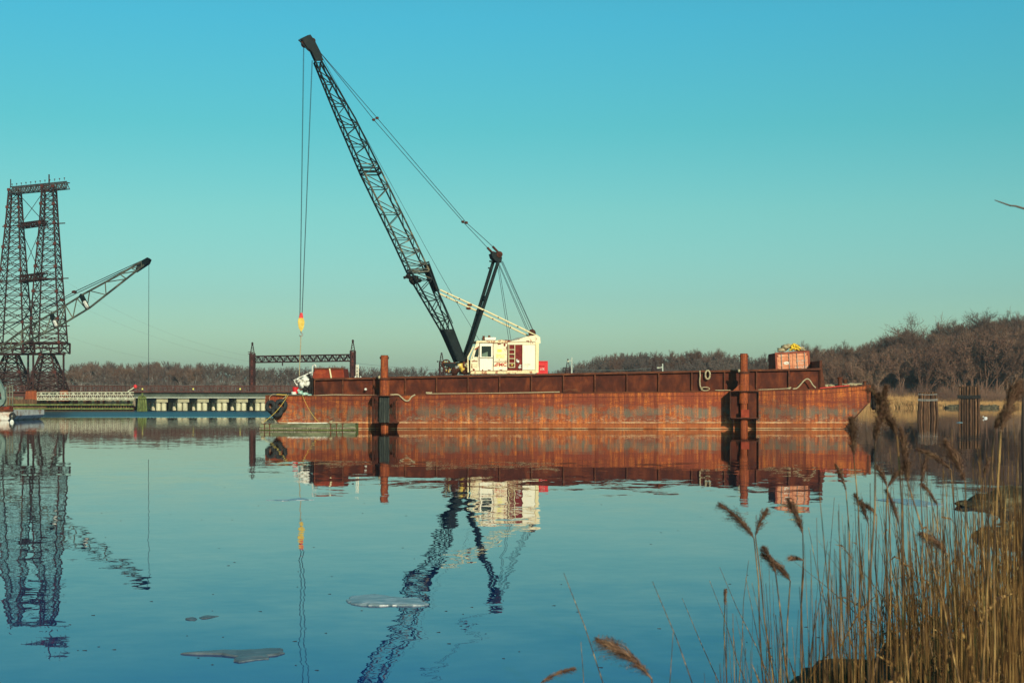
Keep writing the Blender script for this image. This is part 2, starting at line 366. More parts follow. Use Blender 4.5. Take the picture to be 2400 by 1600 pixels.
M['gull'] = mottled('gull_feathers', [(0.4, (0.6, 0.6, 0.58)), (0.7, (0.8, 0.8, 0.78))], 3, bump=0)
g = NT('window_glass'); g.col((0.012, 0.02, 0.018)).rough(0.25).spec(0.12); M['glass'] = g.m
g = NT('lit_green_inside'); g.col(g.ramp(g.noise((1, 1, 1), 2), [(0.4, (0.05, 0.10, 0.06)), (0.65, (0.14, 0.20, 0.11))])).rough(0.4); M['inside'] = g.m

# ------------------------------------------------------------------ water
def water_mat():
    m = NT('river_water'); X, Y, Z = m.sep()
    def slope(scale, sc, amp, detail, off):
        c = m.noise(scale, sc, detail, 0.5, 0.0, col=True, off=off)
        v = m.n('ShaderNodeVectorMath', operation='SUBTRACT'); m.L(c, v.inputs[0]); v.inputs[1].default_value = (0.5, 0.5, 0.5)
        k = m.n('ShaderNodeVectorMath', operation='SCALE'); m.L(v.outputs[0], k.inputs[0])
        if isinstance(amp, (int, float)): k.inputs['Scale'].default_value = amp
        else: m.L(amp, k.inputs['Scale'])
        return k.outputs[0]
    def add(a, b):
        v = m.n('ShaderNodeVectorMath', operation='ADD'); m.L(a, v.inputs[0]); m.L(b, v.inputs[1]); return v.outputs[0]
    patch = m.ramp(m.noise((0.6, 1.6, 1), 0.06, 3, 0.5, 0.3), [(0.38, 0.35), (0.62, 1.0)])
    near = m.ramp(m.math('MULTIPLY', Y, 0.01), [(0.15, 1.0), (0.7, 0.30), (1.0, 0.16)])
    # breeze-ruffled strip in front of the bridge
    wob = m.math('ADD', Y, m.math('MULTIPLY', m.noise((0.25, 1, 1), 0.08, 3), 14))
    ruf = m.math('MULTIPLY', m.ramp(m.math('MULTIPLY', wob, 0.002), [(0.312, 0.0), (0.330, 1.0)]), m.ramp(m.math('MULTIPLY', m.math('ADD', X, 60), 0.01), [(0.42, 1.0), (0.55, 0.0)]))
    a1 = m.math('MULTIPLY', m.math('MULTIPLY', near, patch), AMP[0])
    a2 = m.math('MULTIPLY', m.math('MULTIPLY', near, patch), AMP[1])
    far = m.ramp(m.math('MULTIPLY', Y, 0.005), [(0.28, 0.0), (0.62, 1.0)])
    a3 = m.math('ADD', m.math('ADD', AMP[2], m.math('MULTIPLY', far, 0.020)), m.math('MULTIPLY', ruf, 1.2))
    s1 = slope((1, 1, 1), 0.75, a1, 2, (0, 0, 0))
    s2 = slope((1, 1.6, 1), 3.2, a2, 3, (7, 3, 1))
    s3 = slope((1, 1, 1), 5.5, a3, 2, (1, 9, 4))
    s = add(add(s1, s2), s3)
    fl = m.n('ShaderNodeVectorMath', operation='MULTIPLY'); m.L(s, fl.inputs[0]); fl.inputs[1].default_value = (1, 1, 0)
    up = m.n('ShaderNodeVectorMath', operation='ADD'); m.L(fl.outputs[0], up.inputs[0]); up.inputs[1].default_value = (0, 0, 1)
    no = m.n('ShaderNodeVectorMath', operation='NORMALIZE'); m.L(up.outputs[0], no.inputs[0])
    m.L(no.outputs[0], m.b.inputs['Normal'])
    lw = m.n('ShaderNodeLayerWeight'); lw.inputs['Blend'].default_value = 0.5      # light coming back out of the water fades at grazing angles
    m.col(m.ramp(lw.outputs['Facing'], [(0.60, (0.0, 0.035, 0.21)), (0.80, (0.0, 0.028, 0.175)), (0.90, (0.0, 0.02, 0.065)), (0.965, (0.0, 0.001, 0.003))])).rough(m.math('ADD', m.math('MULTIPLY', ruf, 0.36), 0.004)); m.b.inputs['IOR'].default_value = 1.333
    return m.m
AMP = (0.040, 0.024, 0.006)
M['water'] = water_mat()
b = MB(); b.poly([(-1500, -60, 0), (1500, -60, 0), (1500, 2500, 0), (-1500, 2500, 0)])
tag(b.build('water', M['water'], origin=(0, 0, 0)), kind='structure')
b = MB(); b.poly([(-2500, -400, -3), (2500, -400, -3), (2500, 4000, -3), (-2500, 4000, -3)])
tag(b.build('ground', M['mud'], origin=(0, 0, -3)), kind='structure')

# ------------------------------------------------------------------ silhouettes of the far shores (photograph pixels)
SIL = [(-200, 850), (100, 858), (157, 851), (196, 843), (253, 841), (295, 848), (337, 843), (393, 841), (421, 850), (491, 843), (547, 849), (584, 854),
       (660, 856), (740, 852), (785, 851), (848, 855), (919, 856), (1000, 854), (1100, 864), (1230, 870), (1310, 864), (1353, 845), (1396, 830),
       (1438, 824), (1491, 820), (1534, 819), (1570, 825), (1598, 819), (1625, 815), (1651, 821), (1674, 815), (1693, 819), (1725, 827), (1778, 832),
       (1820, 820), (1882, 796), (1950, 793), (2012, 788), (2055, 773), (2106, 759), (2150, 766), (2215, 750), (2246, 733), (2300, 728), (2374, 722), (2420, 730), (2700, 722)]
def sil(px):
    for (a, ya), (b_, yb) in zip(SIL, SIL[1:]):
        if a <= px <= b_: return ya+(yb-ya)*(px-a)/(b_-a)
    return SIL[0][1] if px < SIL[0][0] else SIL[-1][1]
def sm(t): t = max(0.0, min(1.0, t)); return t*t*(3-2*t)
def shore(px):            # distance of the waterline
    if px > 1750: return 268
    if px > 1250: return 268+(1750-px)/500*110
    return 378 if px > 900 else 350
def ground_z(px, D):
    s = shore(px); back = s+75
    top = EYE-(sil(px)-HOR)*back/F
    tree = 12.5 if px > 1800 else (8.0 if px < 1760 else 8.0+4.5*(px-1760)/40)
    zt = max(1.2, top-tree)
    return -1.0+1.9*sm((D-s+6)/14)+(zt-0.9)*sm((D-s-8)/65)
b = MB(); cols_ = list(range(-1400, 4001, 60)); rows = [-10, -4, 0, 4, 10, 25, 40, 55, 75, 100, 160, 400]
for r_ in rows:
    for px in cols_:
        D = shore(px)+r_
        b.v.append(at(px, HOR, D)); b.v[-1].z = ground_z(px, D)+0.3*noise.noise((px*0.01, D*0.05, 0))
nc = len(cols_)
for i in range(len(rows)-1):
    for j in range(nc-1): b.f.append((i*nc+j, i*nc+j+1, (i+1)*nc+j+1, (i+1)*nc+j))
tag(b.build('far_shore', M['land'], origin=(0, 300, -1), smooth=True), kind='structure')

# ------------------------------------------------------------------ bare winter trees
def tree_geo(rng, H, spread, depth, ntwig, tw, trunk_r, tall=0.3, nb=3):
    """returns (wood MB, twig MB), a leafless tree standing at the origin"""
    wd, tg = MB(), MB(); tips = []
    def grow(p, d, L, r, lev):
        segs = 3; pts = [p.copy()]; rr = [r]
        dd = d.copy()
        for i in range(segs):
            dd = (dd+Vector((rng.uniform(-1, 1), rng.uniform(-1, 1), rng.uniform(-0.3, 0.7)))*0.16).normalized()
            pts.append(pts[-1]+dd*L/segs); rr.append(r*(1-0.45*(i+1)/segs))
        wd.tube(pts, rr, 5 if lev == 0 else (4 if lev == 1 else 3), cap=False)
        if lev >= 2: tips.extend((q, dd, L) for q in pts[1:])
        if lev < depth:
            n = nb+(1 if rng.random() < 0.5 else 0)
            for k in range(n):
                t = rng.uniform(0.45, 1.0) if lev else rng.uniform(0.35, 1.0)
                i = min(int(t*segs), segs-1); q = pts[i].lerp(pts[i+1], t*segs-i)
                ph = rng.uniform(0, 2*math.pi); el = rng.uniform(0.45, 0.95)*spread
                side = Vector((math.cos(ph), math.sin(ph), 0))
                nd = (dd*math.cos(el)+side*math.sin(el)+Vector((0, 0, 0.12))).normalized()
                grow(q, nd, L*rng.uniform(0.55, 0.82), rr[i]*0.62, lev+1)
            grow(pts[-1], dd, L*0.7, rr[-1], lev+1)
    grow(Vector((0, 0, -0.3)), Vector((rng.uniform(-.06, .06), rng.uniform(-.06, .06), 1)).normalized(), H*tall, trunk_r, 0)
    zt = max(q.z for q, _, _ in tips) if tips else H; k = H/zt*0.95
    wd.v = [Vector((v.x*k, v.y*k, v.z*k)) for v in wd.v]
    per = max(1, ntwig//max(1, len(tips)))
    for q, d, L in tips:
        q = q*k
        for _ in range(per):
            v = Vector((rng.gauss(0, 1), rng.gauss(0, 1), rng.gauss(0.55, 0.75))).normalized()
            v = (v+d*0.7).normalized(); l = rng.uniform(0.5, 1.25)*H*0.065
            s = v.cross(Vector((rng.uniform(-1, 1), rng.uniform(-1, 1), rng.uniform(-1, 1)))).normalized()*tw/2
            o = q-d*rng.uniform(0, 0.3)
            i = len(tg.v); tg.v += [o-s, o+s, o+v*l]; tg.f.append((i, i+1, i+2))
    return wd, tg
rng = random.Random(5)
PROTO = []
hid = []
for i in range(7):
    H = 12.0
    wd, tg = tree_geo(rng, H, rng.uniform(0.75, 1.05), 4, 9000, 0.038, 0.17, rng.uniform(0.24, 0.36))
    PROTO.append((wd, tg))
mesh_t = []
for wd, tg in PROTO:
    a_ = bpy.data.meshes.new('trunk'); a_.from_pydata([tuple(v) for v in wd.v], [], wd.f); a_.materials.append(M['bark'])
    c_ = bpy.data.meshes.new('crown'); c_.from_pydata([tuple(v) for v in tg.v], [], tg.f); c_.materials.append(M['twig'])
    mesh_t.append((a_, c_))
for sp_ in (1.15, 1.0, 1.25):
    wd, tg = tree_geo(rng, 12.0, sp_, 4, 4200, 0.045, 0.17, .34, nb=4)
    a_ = bpy.data.meshes.new('trunk'); a_.from_pydata([tuple(v) for v in wd.v], [], wd.f); a_.materials.append(M['bark'])
    c_ = bpy.data.meshes.new('crown'); c_.from_pydata([tuple(v) for v in tg.v], [], tg.f); c_.materials.append(M['twig'])
    mesh_t.append((a_, c_))
pale = []
for a_, c_ in mesh_t:
    d_ = a_.copy(); d_.materials.clear(); d_.materials.append(M['barkpale']); pale.append(d_)
def plant(px, D, H, label, group, k=None, pal=False, z=None, wide=1.0):
    k = rng.randrange(7) if k is None else k
    p = at(px, HOR, D); p.z = (ground_z(px, D) if z is None else z)-0.1
    r = thing('bare_tree', label, 'tree', p, group)
    r.rotation_euler.z = rng.uniform(0, 6.28); s = H/12.0; r.scale = (s*wide, s*wide, s)
    t = bpy.data.objects.new('trunk', pale[k] if pal else mesh_t[k][0]); col.objects.link(t); t.parent = r
    c = bpy.data.objects.new('crown', mesh_t[k][1]); col.objects.link(c); c.parent = r
    return r
# right bank: three staggered rows, each tree its own
cnt = 0
for row, (dd, step) in enumerate([(14, 30), (34, 26), (58, 24)]):
    px = 1770+row*9
    while px < 2480:
        D = shore(px)+dd+rng.uniform(-6, 6); x = px+rng.uniform(-9, 9); gz = ground_z(x, D)
        top = sil(x)+[52, 24, 2][row]+rng.uniform(-4, 10)
        H = max(5.0, EYE-(top-HOR)*D/F-gz)
        plant(x, D, min(H, 17), 'bare brown tree in the crowded wood on the right bank', 'bare trees of the right bank wood', pal=rng.random() < 0.16, wide=rng.uniform(0.85, 1.15))
        px += step; cnt += 1
for x, D, top, lab, wide in ((2183, 322, 716, 'tallest round headed bare tree rising alone above the right wood', 1.0),
                       (2300, 325, 712, 'tall spreading bare tree above the wood, right of the round headed one', 1.1),
                       (2372, 322, 708, 'tall forked bare tree at the right edge of the wood skyline', 1.0),
                       (2106, 320, 760, 'broad bare tree on the rising skyline above the two pile clusters', 1.15)):
    gz = ground_z(x, D); plant(x, D, EYE-(top-HOR)*D/F-gz, lab, None, k=[7, 8, 9, 2][[2183, 2300, 2372, 2106].index(x)], wide=wide*(1.25 if x != 2106 else 1))
# pale stemmed trees behind the bridge on the left
px = 130
while px < 470:
    x = px+rng.uniform(-6, 6); D = 385+rng.uniform(-8, 20); gz = ground_z(x, D)
    plant(x, D, EYE-(sil(x)+rng.uniform(0, 9)-HOR)*D/F-gz, 'pale trunked bare tree in the row behind the railway bridge', 'pale trunked trees behind the bridge', pal=True, wide=0.8)
    px += 13
for x, D, dy, wh in ((1674, 345, 0, 'highest on the middle hill, left of the right spud'), (1625, 350, 1, 'second left of the right spud'), (1598, 350, 3, 'above the hanging rope, third left of the right spud'), (1545, 352, 2, 'above the slim dark mast'), (1440, 365, 4, 'on the left slope of the middle hill'), (1882, 335, 0, 'just right of the container')):
    gz = ground_z(x, D); plant(x, D, EYE-(sil(x)-4-HOR)*D/F-gz, 'small bare skyline tree '+wh, 'skyline trees of the middle hill')
# woods that read as one mass
def wood(name, label, x0, x1, n, rows_, hmin, hmax, mat, seed, lift=0):
    r2 = random.Random(seed); protos = []
    for i in range(4):
        wd, tg = tree_geo(r2, 10.0, 0.95, 3, 1300, 0.09, 0.11, 0.3, nb=2)
        protos.append((wd, tg))
    b = MB()
    for i in range(n):
        x = x0+(x1-x0)*(i+r2.random())/n; k = r2.choice(rows_); D = shore(x)+k
        gz = ground_z(x, D); f = sm((k-15)/60.0)
        top = sil(x)+(1-f)*r2.uniform(20, 45)+abs(r2.gauss(0, 2.2))+lift
        H = max(hmin, min(hmax, EYE-(top-HOR)*D/F-gz)); s = H/10.0
        p = at(x, HOR, D); p.z = gz-0.2; a = r2.uniform(0, 6.28); ca, sa = math.cos(a)*s, math.sin(a)*s
        for g_ in r2.choice(protos):
            o = len(b.v)
            b.v += [Vector((v.x*ca-v.y*sa+p.x, v.x*sa+v.y*ca+p.y, v.z*s+p.z)) for v in g_.v]
            b.f += [tuple(q+o for q in f_) for f_ in g_.f]
    return tag(b.build(name, mat), label, 'woods', kind='stuff')
wood('far_woods', 'hazy brown bare woods along the shore behind the bridge', -120, 1330, 430, [20, 45, 60, 75, 80, 80], 4, 10.5, M['twighazed'], 11)
wood('hill_woods', 'bare brown woods covering the middle hill behind the barge', 1290, 1800, 330, [15, 30, 45, 60, 75, 80], 4, 10.5, M['twighazed'], 12)
wood('bank_woods', 'dense brown undergrowth filling the right bank wood', 1770, 2480, 210, [8, 20, 40, 60, 75], 4, 14, M['twig'], 13, lift=16)
# leafless thicket at the foot of the right wood
r5 = random.Random(31); b = MB()
for i in range(46000):
    x = r5.uniform(1760, 2480); D = shore(x)+r5.uniform(2, 16); p = at(x, HOR, D); p.z = ground_z(x, D)
    hh = (1.5+3.4*max(0, noise.noise((x*.035, D*.12, 2))+.45))*r5.random()**.8; p.z += hh*r5.random()
    d_ = Vector((r5.gauss(0, .45), r5.gauss(0, .4), 1)).normalized()*r5.uniform(.5, 1.4); s_ = Vector((d_.z, 0, -d_.x)).normalized()*.022
    k = len(b.v); b.v += [p-s_, p+s_, p+d_]; b.f.append((k, k+1, k+2))
tag(b.build('thicket', M['twig']), 'leafless brown thicket at the foot of the right bank wood', 'thicket', kind='stuff')
b = MB()
for i in range(42000):
    x = r5.uniform(60, 1790); D = shore(x)+r5.uniform(8, 80); p = at(x, HOR, D); p.z = ground_z(x, D)
    hh = (2.0+3.0*max(0, noise.noise((x*.03, D*.08, 5))+.5))*r5.random()**.7; p.z += hh*r5.random()
    d_ = Vector((r5.gauss(0, .4), r5.gauss(0, .4), 1)).normalized()*r5.uniform(.8, 2.0); s_ = Vector((d_.z, 0, -d_.x)).normalized()*.045
    k = len(b.v); b.v += [p-s_, p+s_, p+d_]; b.f.append((k, k+1, k+2))
tag(b.build('thicket', M['twighazed']), 'leafless grey brown thicket under the far woods behind the bridge and barge', 'thicket', kind='stuff')
# tan marsh grass at the foot of the right bank
r3 = random.Random(3); b = MB()
for i in range(15000):
    x = r3.uniform(2020, 2480) if i % 5 else r3.uniform(1900, 2480); D = shore(x)-r3.uniform(-6, 3)
    p = at(x, HOR, D); p.z = max(-0.1, ground_z(x, D)-0.1)
    h = r3.uniform(0.7, 2.0)*(1.25 if x < 2150 else 0.75); d = Vector((r3.gauss(0, .22), r3.gauss(0, .2), 1)).normalized()*h
    s = Vector((0.07, 0, 0)); k = len(b.v); b.v += [p-s, p+s, p+d]; b.f.append((k, k+1, k+2))
tag(b.build('marsh_grass', M['drygrass']), 'tan dry marsh grass at the foot of the right bank wood', 'grass', kind='stuff')
b = MB()
for i, (x, y, s) in enumerate(((2230, 951, .9), (2252, 952, 1.3), (2310, 951, 1.0), (2328, 952, .8))):
    p = at(x, HOR, 262); p.z = 0.1; b.blob(p, (s*1.3, 0.8, 0.5), 10, .3, i)
tag(b.build('shore_stones', M['rock'], smooth=True), 'low grey stones along the waterline of the right bank', 'stones', kind='stuff')

# ------------------------------------------------------------------ railway bridge
DB = 222
br = thing('railway_bridge', 'long low railway bridge with dark girder on pale concrete piers', 'bridge', at(380, 962, DB))
XL, XR = -60, 1080
def B(px, py, D=DB): return at(px, py, D)
b = MB(); b.prism([B(313, 920), B(XR, 920), B(XR, 930.5), B(313, 930.5)], (0, 7, 0)); b.build('girder', M['girder'], br)
b = MB(); b.prism([B(313, 930.5, DB-.15), B(XR, 930.5, DB-.15), B(XR, 932.3, DB-.15), B(313, 932.3, DB-.15)], (0, 7.3, 0)); b.build('bottom_flange', M['girderlip'], br)
b = MB()
px = 330
while px < XR: b.prism([B(px, 920.3, DB-.12), B(px+1.6, 920.3, DB-.12), B(px+1.6, 930.3, DB-.12), B(px, 930.3, DB-.12)], (0, .11, 0)); px += 23
b.build('stiffener_row', M['girder'], br)
b = MB(); b.prism([B(XL, 916, DB-.6), B(XR, 916, DB-.6), B(XR, 919.6, DB-.6), B(XL, 919.6, DB-.6)], (0, 8.2, 0)); b.build('deck_edge', M['railbrown'], br)
b = MB(); b.prism([B(XL, 919.6, DB-.2), B(312, 919.6, DB-.2), B(312, 928, DB-.2), B(XL, 928, DB-.2)], (0, 7, 0)); b.build('girder', M['railbrown'], br)
b = MB().beam(B(0, 904, DB-.5), B(0, 916, DB-.5), .11); post = b.build('railing_post', M['railbrown'], br)
n = 0; px = -50; post.location.x += (px-0)*DB/F; base = post.location.copy()
while px < XR-10 and n < 118:
    px += 9.8; n += 1; c = post.copy(); col.objects.link(c); c.location = base+Vector(((px+50)*DB/F, 0, 0)); W[c.name] = (0, 0, 0)
for y, t in ((904, .10), (908, .07), (912, .07)):
    MB().beam(B(XL, y, DB-.5), B(XR, y, DB-.5), t).build('railing_rail', M['railbrown'], br)
MB().beam(B(XL, 905, DB+7), B(XR, 905, DB+7), .12).build('railing_rail', M['railbrown'], br)
MB().prism([B(313, 932.5, DB+8.2), B(XR, 932.5, DB+8.2), B(XR, 968, DB+8.2), B(313, 968, DB+8.2)], (0, .3, 0)).build('dark_backing', M['rustdark'], br)  # added dark sheet, stands in for the shade beneath the deck
def pier(x):
    s = F/DB
    cap = MB(); p0 = B(x, 933); z1 = p0.z-.05; z0 = B(x, 942.5).z
    dx, dy = -0.50, 1.0
    A = Vector((p0.x-.85, DB+.3, z0)); 
    def off(k): return Vector((dx*k, dy*k, 0))
    q = [Vector((p0.x-.85, DB+.3, z0)), Vector((p0.x+.85, DB+.3, z0)), Vector((p0.x+.85, DB+.3, z1)), Vector((p0.x-.85, DB+.3, z1))]
    cap.prism(q, off(6.4)); c = cap.build('pier', M['concretecap'], br)
    cols2 = []
    for k, o in ((0, -.42), (0, .42), (2.6, -.42), (2.6, .42), (5.2, -.42), (5.2, .42)):
        m_ = MB(); u = Vector((p0.x+o+dx*(k+.6), DB+.9+dy*k, 0)); m_.tube([(u.x, u.y, -2), (u.x, u.y, z0)], .37, 14)
        m_.build('column', M['concrete'], c, smooth=False)
for x in (379, 429, 475, 522, 567, 612, 657, 702, 747, 792): pier(x)
# walkway signal arm
s = thing('signal_arm', 'small pale signal arm with a red lamp above the bridge railing', 'signal', B(300, 917, DB-1))
MB().beam(B(300, 917, DB-1), B(316, 907, DB-1), .14).build('arm', M['trusswhite'], s)
MB().blob(B(317, 905.5, DB-1), (.28, .2, .3), 8, .02).build('lamp', M['redpaint'], s)
for x, lb in ((334, 'small yellow marker lamp on the bridge near the end of the white truss'), (453, 'small yellow marker lamp at the middle of the bridge'), (563, 'small yellow marker lamp on the bridge nearest the catenary portal')):
    s = thing('marker_lamp', lb, 'lamp', B(x, 913, DB-.8), 'marker lamps on the bridge railing')
    MB().box(B(x, 913, DB-.8)-Vector((.1, .08, 0)), B(x, 909.5, DB-.8)+Vector((.1, .08, 0))).build('lamp_head', M['yellowsign'], s)
    MB().beam(B(x, 915.8, DB-.8), B(x, 913, DB-.8), .06).build('bracket', M['railbrown'], s)

# ------------------------------------------------------------------ fender works left of the bridge
DF = 214
def Fp(px, py, D=DF): return at(px, py, D)
fw = thing('timber_fender', 'long algae covered timber fender wall under the white truss', 'fender', Fp(160, 963))
for y0, y1, m_ in ((946.5, 949.5, 'algae'), (956, 959, 'algae'), (962, 964, 'woodbrown')):
    MB().prism([Fp(20, y0), Fp(312, y0), Fp(312, y1), Fp(20, y1)], (0, .35, 0)).build('wale', M[m_], fw)
rr_ = random.Random(8); x = 22
while x < 310:
    top = (936 if x < 108 else 948)+rr_.uniform(-1.5, 1.5)
    MB().prism([Fp(x, top, DF+.4), Fp(x+2.3, top, DF+.4), Fp(x+2.3, 967, DF+.4), Fp(x, 967, DF+.4)], (0, .3, 0)).build('fender_pile', M['woodbrown'] if x < 108 or rr_.random() < .5 else M['rustdark'], fw)
    x += 3.1 if x < 108 else 6.2
MB().prism([Fp(20, 950, DF+2), Fp(314, 950, DF+2), Fp(314, 966, DF+2), Fp(20, 966, DF+2)], (0, .3, 0)).build('dark_backing', M['rustdark'], fw)
wl = thing('timber_bulkhead', 'rust brown plank bulkhead behind the white truss', 'bulkhead', Fp(170, 946, DF+3))
x = 10
while x < 314:
    MB().prism([Fp(x, 930+rr_.uniform(-2, 3), DF+3), Fp(x+6.2, 931, DF+3), Fp(x+6.2, 952, DF+3), Fp(x, 952, DF+3)], (0, .3, 0)).build('plank', M[rr_.choice(['woodbrown', 'woodbrown', 'wood', 'rustdark', 'dockwood'])], wl)
    x += 6.4
for x0, x1, y0, y1, lab in ((58, 87, 915, 938, 'larger rusty orange steel box left of the white truss'), (138, 161, 915, 940, 'smaller rusty red steel box behind the white truss')):
    s = thing('steel_box', lab, 'box', Fp((x0+x1)/2, y1, DF+1.5))
    MB().prism([Fp(x0, y1, DF+1.5), Fp(x1, y1, DF+1.5), Fp(x1-2, y0, DF+1.5), Fp(x0+3, y0, DF+1.5)], (0, 1.4, 0)).build('body', M['spud'], s)
    MB().prism([Fp(x0+2, y0+.8, DF+1.4), Fp(x1-1, y0+.8, DF+1.4), Fp(x1-1, y0-.8, DF+1.4), Fp(x0+2, y0-.8, DF+1.4)], (0, 1.6, 0)).build('rim', M['rail'], s)
tr = thing('walkway_truss', 'long white lattice walkway truss lying beside the bridge', 'walkway', Fp(200, 937, DF-1))
def Tp(px, py, k=0): return at(px, py+(px-87)*-0.003, DF-1+k)
for k in (0, 1.3):
    for y in (919.5, 925, 933, 936.5):
        MB().beam(Tp(87, y, k), Tp(314, y, k), .10).build('chord', M['trusswhite'], tr)
    x = 87; i = 0
    while x < 313:
        a_, c_ = (919.5, 936.5) if i % 2 else (936.5, 919.5)
        MB().beam(Tp(x, a_, k), Tp(x+9.45, c_, k), .06).beam(Tp(x, 919.5, k), Tp(x, 936.5, k), .06).build('brace', M['trusswhite'], tr); x += 9.45; i += 1
dk = MB(); dk.prism([Tp(87, 937), Tp(314, 937), Tp(314, 938), Tp(87, 938)], (0, 1.3, 0)); dk.build('walkway_deck', M['dockwood'], tr)
gd = thing('algae_dolphin', 'stubby green algae covered pile cluster at the end of the white truss', 'pile cluster', Fp(334, 963))
for i in range(7):
    x = 323+i*3.4; t = at(326+i*2.4, 926+abs(i-3)*.8, DF-1+.3*(i % 2))
    p = at(x, 966, DF-1+.3*(i % 2)); MB().tube([p, t], .15, 7).build('pile', M['algae'], gd)
MB().beam(Fp(334, 928, DF-1.3), Fp(334, 921, DF-1.3), .25).build('post', M['algae'], gd)
MB().prism([Fp(325, 932, DF-1.4), Fp(343, 932, DF-1.4), Fp(343, 934.5, DF-1.4), Fp(325, 934.5, DF-1.4)], (0, .15, 0)).build('wale', M['algae'], gd)

# ------------------------------------------------------------------ lattice towers
def lattice(parent, levels, D, T, brace=.095, leg=.2, depth=None, gus=True, mat='lattice'):
    """levels: (py, xl, xr) pixel edges; four legs, braced on all sides"""
    C4 = []
    for y, xl, xr in levels:
        dp = (depth if depth else (xr-xl)*D/F)/2
        a_, c_ = at(xl, y, D), at(xr, y, D)
        C4.append([Vector((a_.x, D-dp, a_.z)), Vector((c_.x, D-dp, c_.z)), Vector((c_.x, D+dp, c_.z)), Vector((a_.x, D+dp, a_.z))])
    for k in range(4):
        MB().tube([c[k] for c in C4], leg/2*1.2, 4).build('tower_leg', M[mat], parent)
    for i in range(len(C4)-1):
        b = MB()
        for k in range(4):
            j = (k+1) % 4
            b.beam(C4[i][k], C4[i][j], brace*1.1).beam(C4[i][k], C4[i+1][j], brace).beam(C4[i][j], C4[i+1][k], brace)
            mid = (C4[i][k]+C4[i+1][j])/2; 
            b.beam((C4[i][k]+C4[i+1][k])/2, (C4[i][j]+C4[i+1][j])/2, brace*.8)
        b.build('cross_brace', M[mat], parent)
        if gus and i % 2 == 0:
            for k in range(2):
                p = C4[i][k]; g_ = MB(); g_.box(p-Vector((.2, .16, .2)), p+Vector((.2, .12, .2))); g_.build('gusset_plate', M['gusset'], parent)
    return C4
def interp(tab, y):
    for (a, *u), (b_, *v) in zip(tab, tab[1:]):
        if a <= y <= b_: t = (y-a)/(b_-a); return [u[i]+(v[i]-u[i])*t for i in range(len(u))]
    return list(tab[-1][1:])
TL = [(446, 24, 46), (530, 18, 50), (655, 7, 57), (805, -6, 66)]
TR = [(438, 102, 128), (527, 98, 132), (652, 88, 139), (803, 80, 148)]
towers = thing('transmission_tower', 'pair of tall rusty lattice towers joined by a top truss beside the bridge', 'tower', at(75, 916, 222))
def levels(tab, n0=20.0, grow=1.045):
    y = tab[0][0]; out = []; h = n0
    while y < tab[-1][0]-h*.6: out.append((y, *interp(tab, y))); y += h; h *= grow
    out.append(tab[-1]); return out
DLt, DRt = 226, 219
lattice(towers, levels(TL), DLt, 0); lattice(towers, levels(TR), DRt, 0)
# braced base frame below the platform
lattice(towers, [(805, -10, 68), (828, -9, 68)], DLt, 0, .12, .26); lattice(towers, [(803, 66, 151), (828, 68, 151)], DRt, 0, .12, .26)
lattice(towers, [(830, 16, 40), (850, 8, 46), (872, 2, 54), (893, -3, 60), (916, -8, 66)], DLt, 0, .13, .26); lattice(towers, [(830, 98, 122), (850, 92, 130), (872, 86, 137), (893, 81, 144), (916, 76, 150)], DRt, 0, .13, .26)
for xs, D in (((-8, 66), DLt), ((78, 149), DRt)):
    for x in xs:
        for dy in (-2, 2): MB().beam(at(x, 830, D+dy), at(x, 918, D+dy), .24).build('tower_leg', M['lattice'], towers)
for y, x0, x1, t in ((804, -14, 152, .42), (829, -14, 152, .34), (816, -12, 150, .16)):
    for dd in (-2.4, 2.4):
        MB().beam(at(x0, y+1, DLt+dd), at(x1, y, DRt+dd), t).build('platform_beam', M['lattice'], towers)
b = MB()
for i in range(15):
    x = -10+i*11.2; D = DLt+(DRt-DLt)*i/14-2.4
    b.beam(at(x, 804, D), at(x+(5.5 if i % 2 else -5.5), 829, D), .13)
b.build('platform_brace', M['lattice'], towers)
# walkways, cross beams and arms between the towers
def truss(parent, p, q, h, wdt, n, chord, br_, mat, nm='beam_chord', bn='beam_brace'):
    p, q = Vector(p), Vector(q); up = Vector((0, 0, h)); sd = Vector((0, wdt, 0))
    for o in (Vector((0, 0, 0)), up, sd, up+sd): MB().beam(p+o, q+o, chord).build(nm, M[mat], parent)
    for i in range(n):
        u, v = p.lerp(q, i/n), p.lerp(q, (i+1)/n); b = MB()
        for o in (Vector((0, 0, 0)), sd):
            b.beam(u+o+(up if i % 2 else Vector()), v+o+(Vector() if i % 2 else up), br_).beam(u+o, u+o+up, br_*.8)
        b.beam(u, u+sd, br_).beam(u+up, v+up+sd, br_)
        b.build(bn, M[mat], parent)
truss(towers, at(24, 452.5, DLt-.8), at(156, 440, DRt-2.5), .92, 1.5, 22, .13, .09, 'latticegrey')
for i in range(12):
    t = (i+.4)/12; u = at(24, 437, DLt-.3).lerp(at(158, 421.5, DRt-2), t)
    MB().tube([u, u+Vector((0, 0, .28))], .04, 5).blob(u+Vector((0, 0, .3)), (.12, .12, .10), 6, 0).build('insulator', M['latticegrey'], towers)
MB().beam(at(115, 428, DRt), at(115, 409, DRt), .16).build('spire', M['lattice'], towers)
MB().beam(at(25, 438, DLt), at(25, 420, DLt), .12).build('spire', M['lattice'], towers)
for y0, y1, xa, xb in ((531, 523, 6, 152), (658, 652, -4, 160)):
    MB().beam(at(xa, y0, DLt-.5), at(xb, y1, DRt-1), .15).build('cross_arm', M['lattice'], towers)
    truss(towers, at(46, y0+2, DLt-1), at(104, y1+2, DRt-1), .62 if y0 < 600 else .95, 1.6, 9, .15, .10, 'lattice')
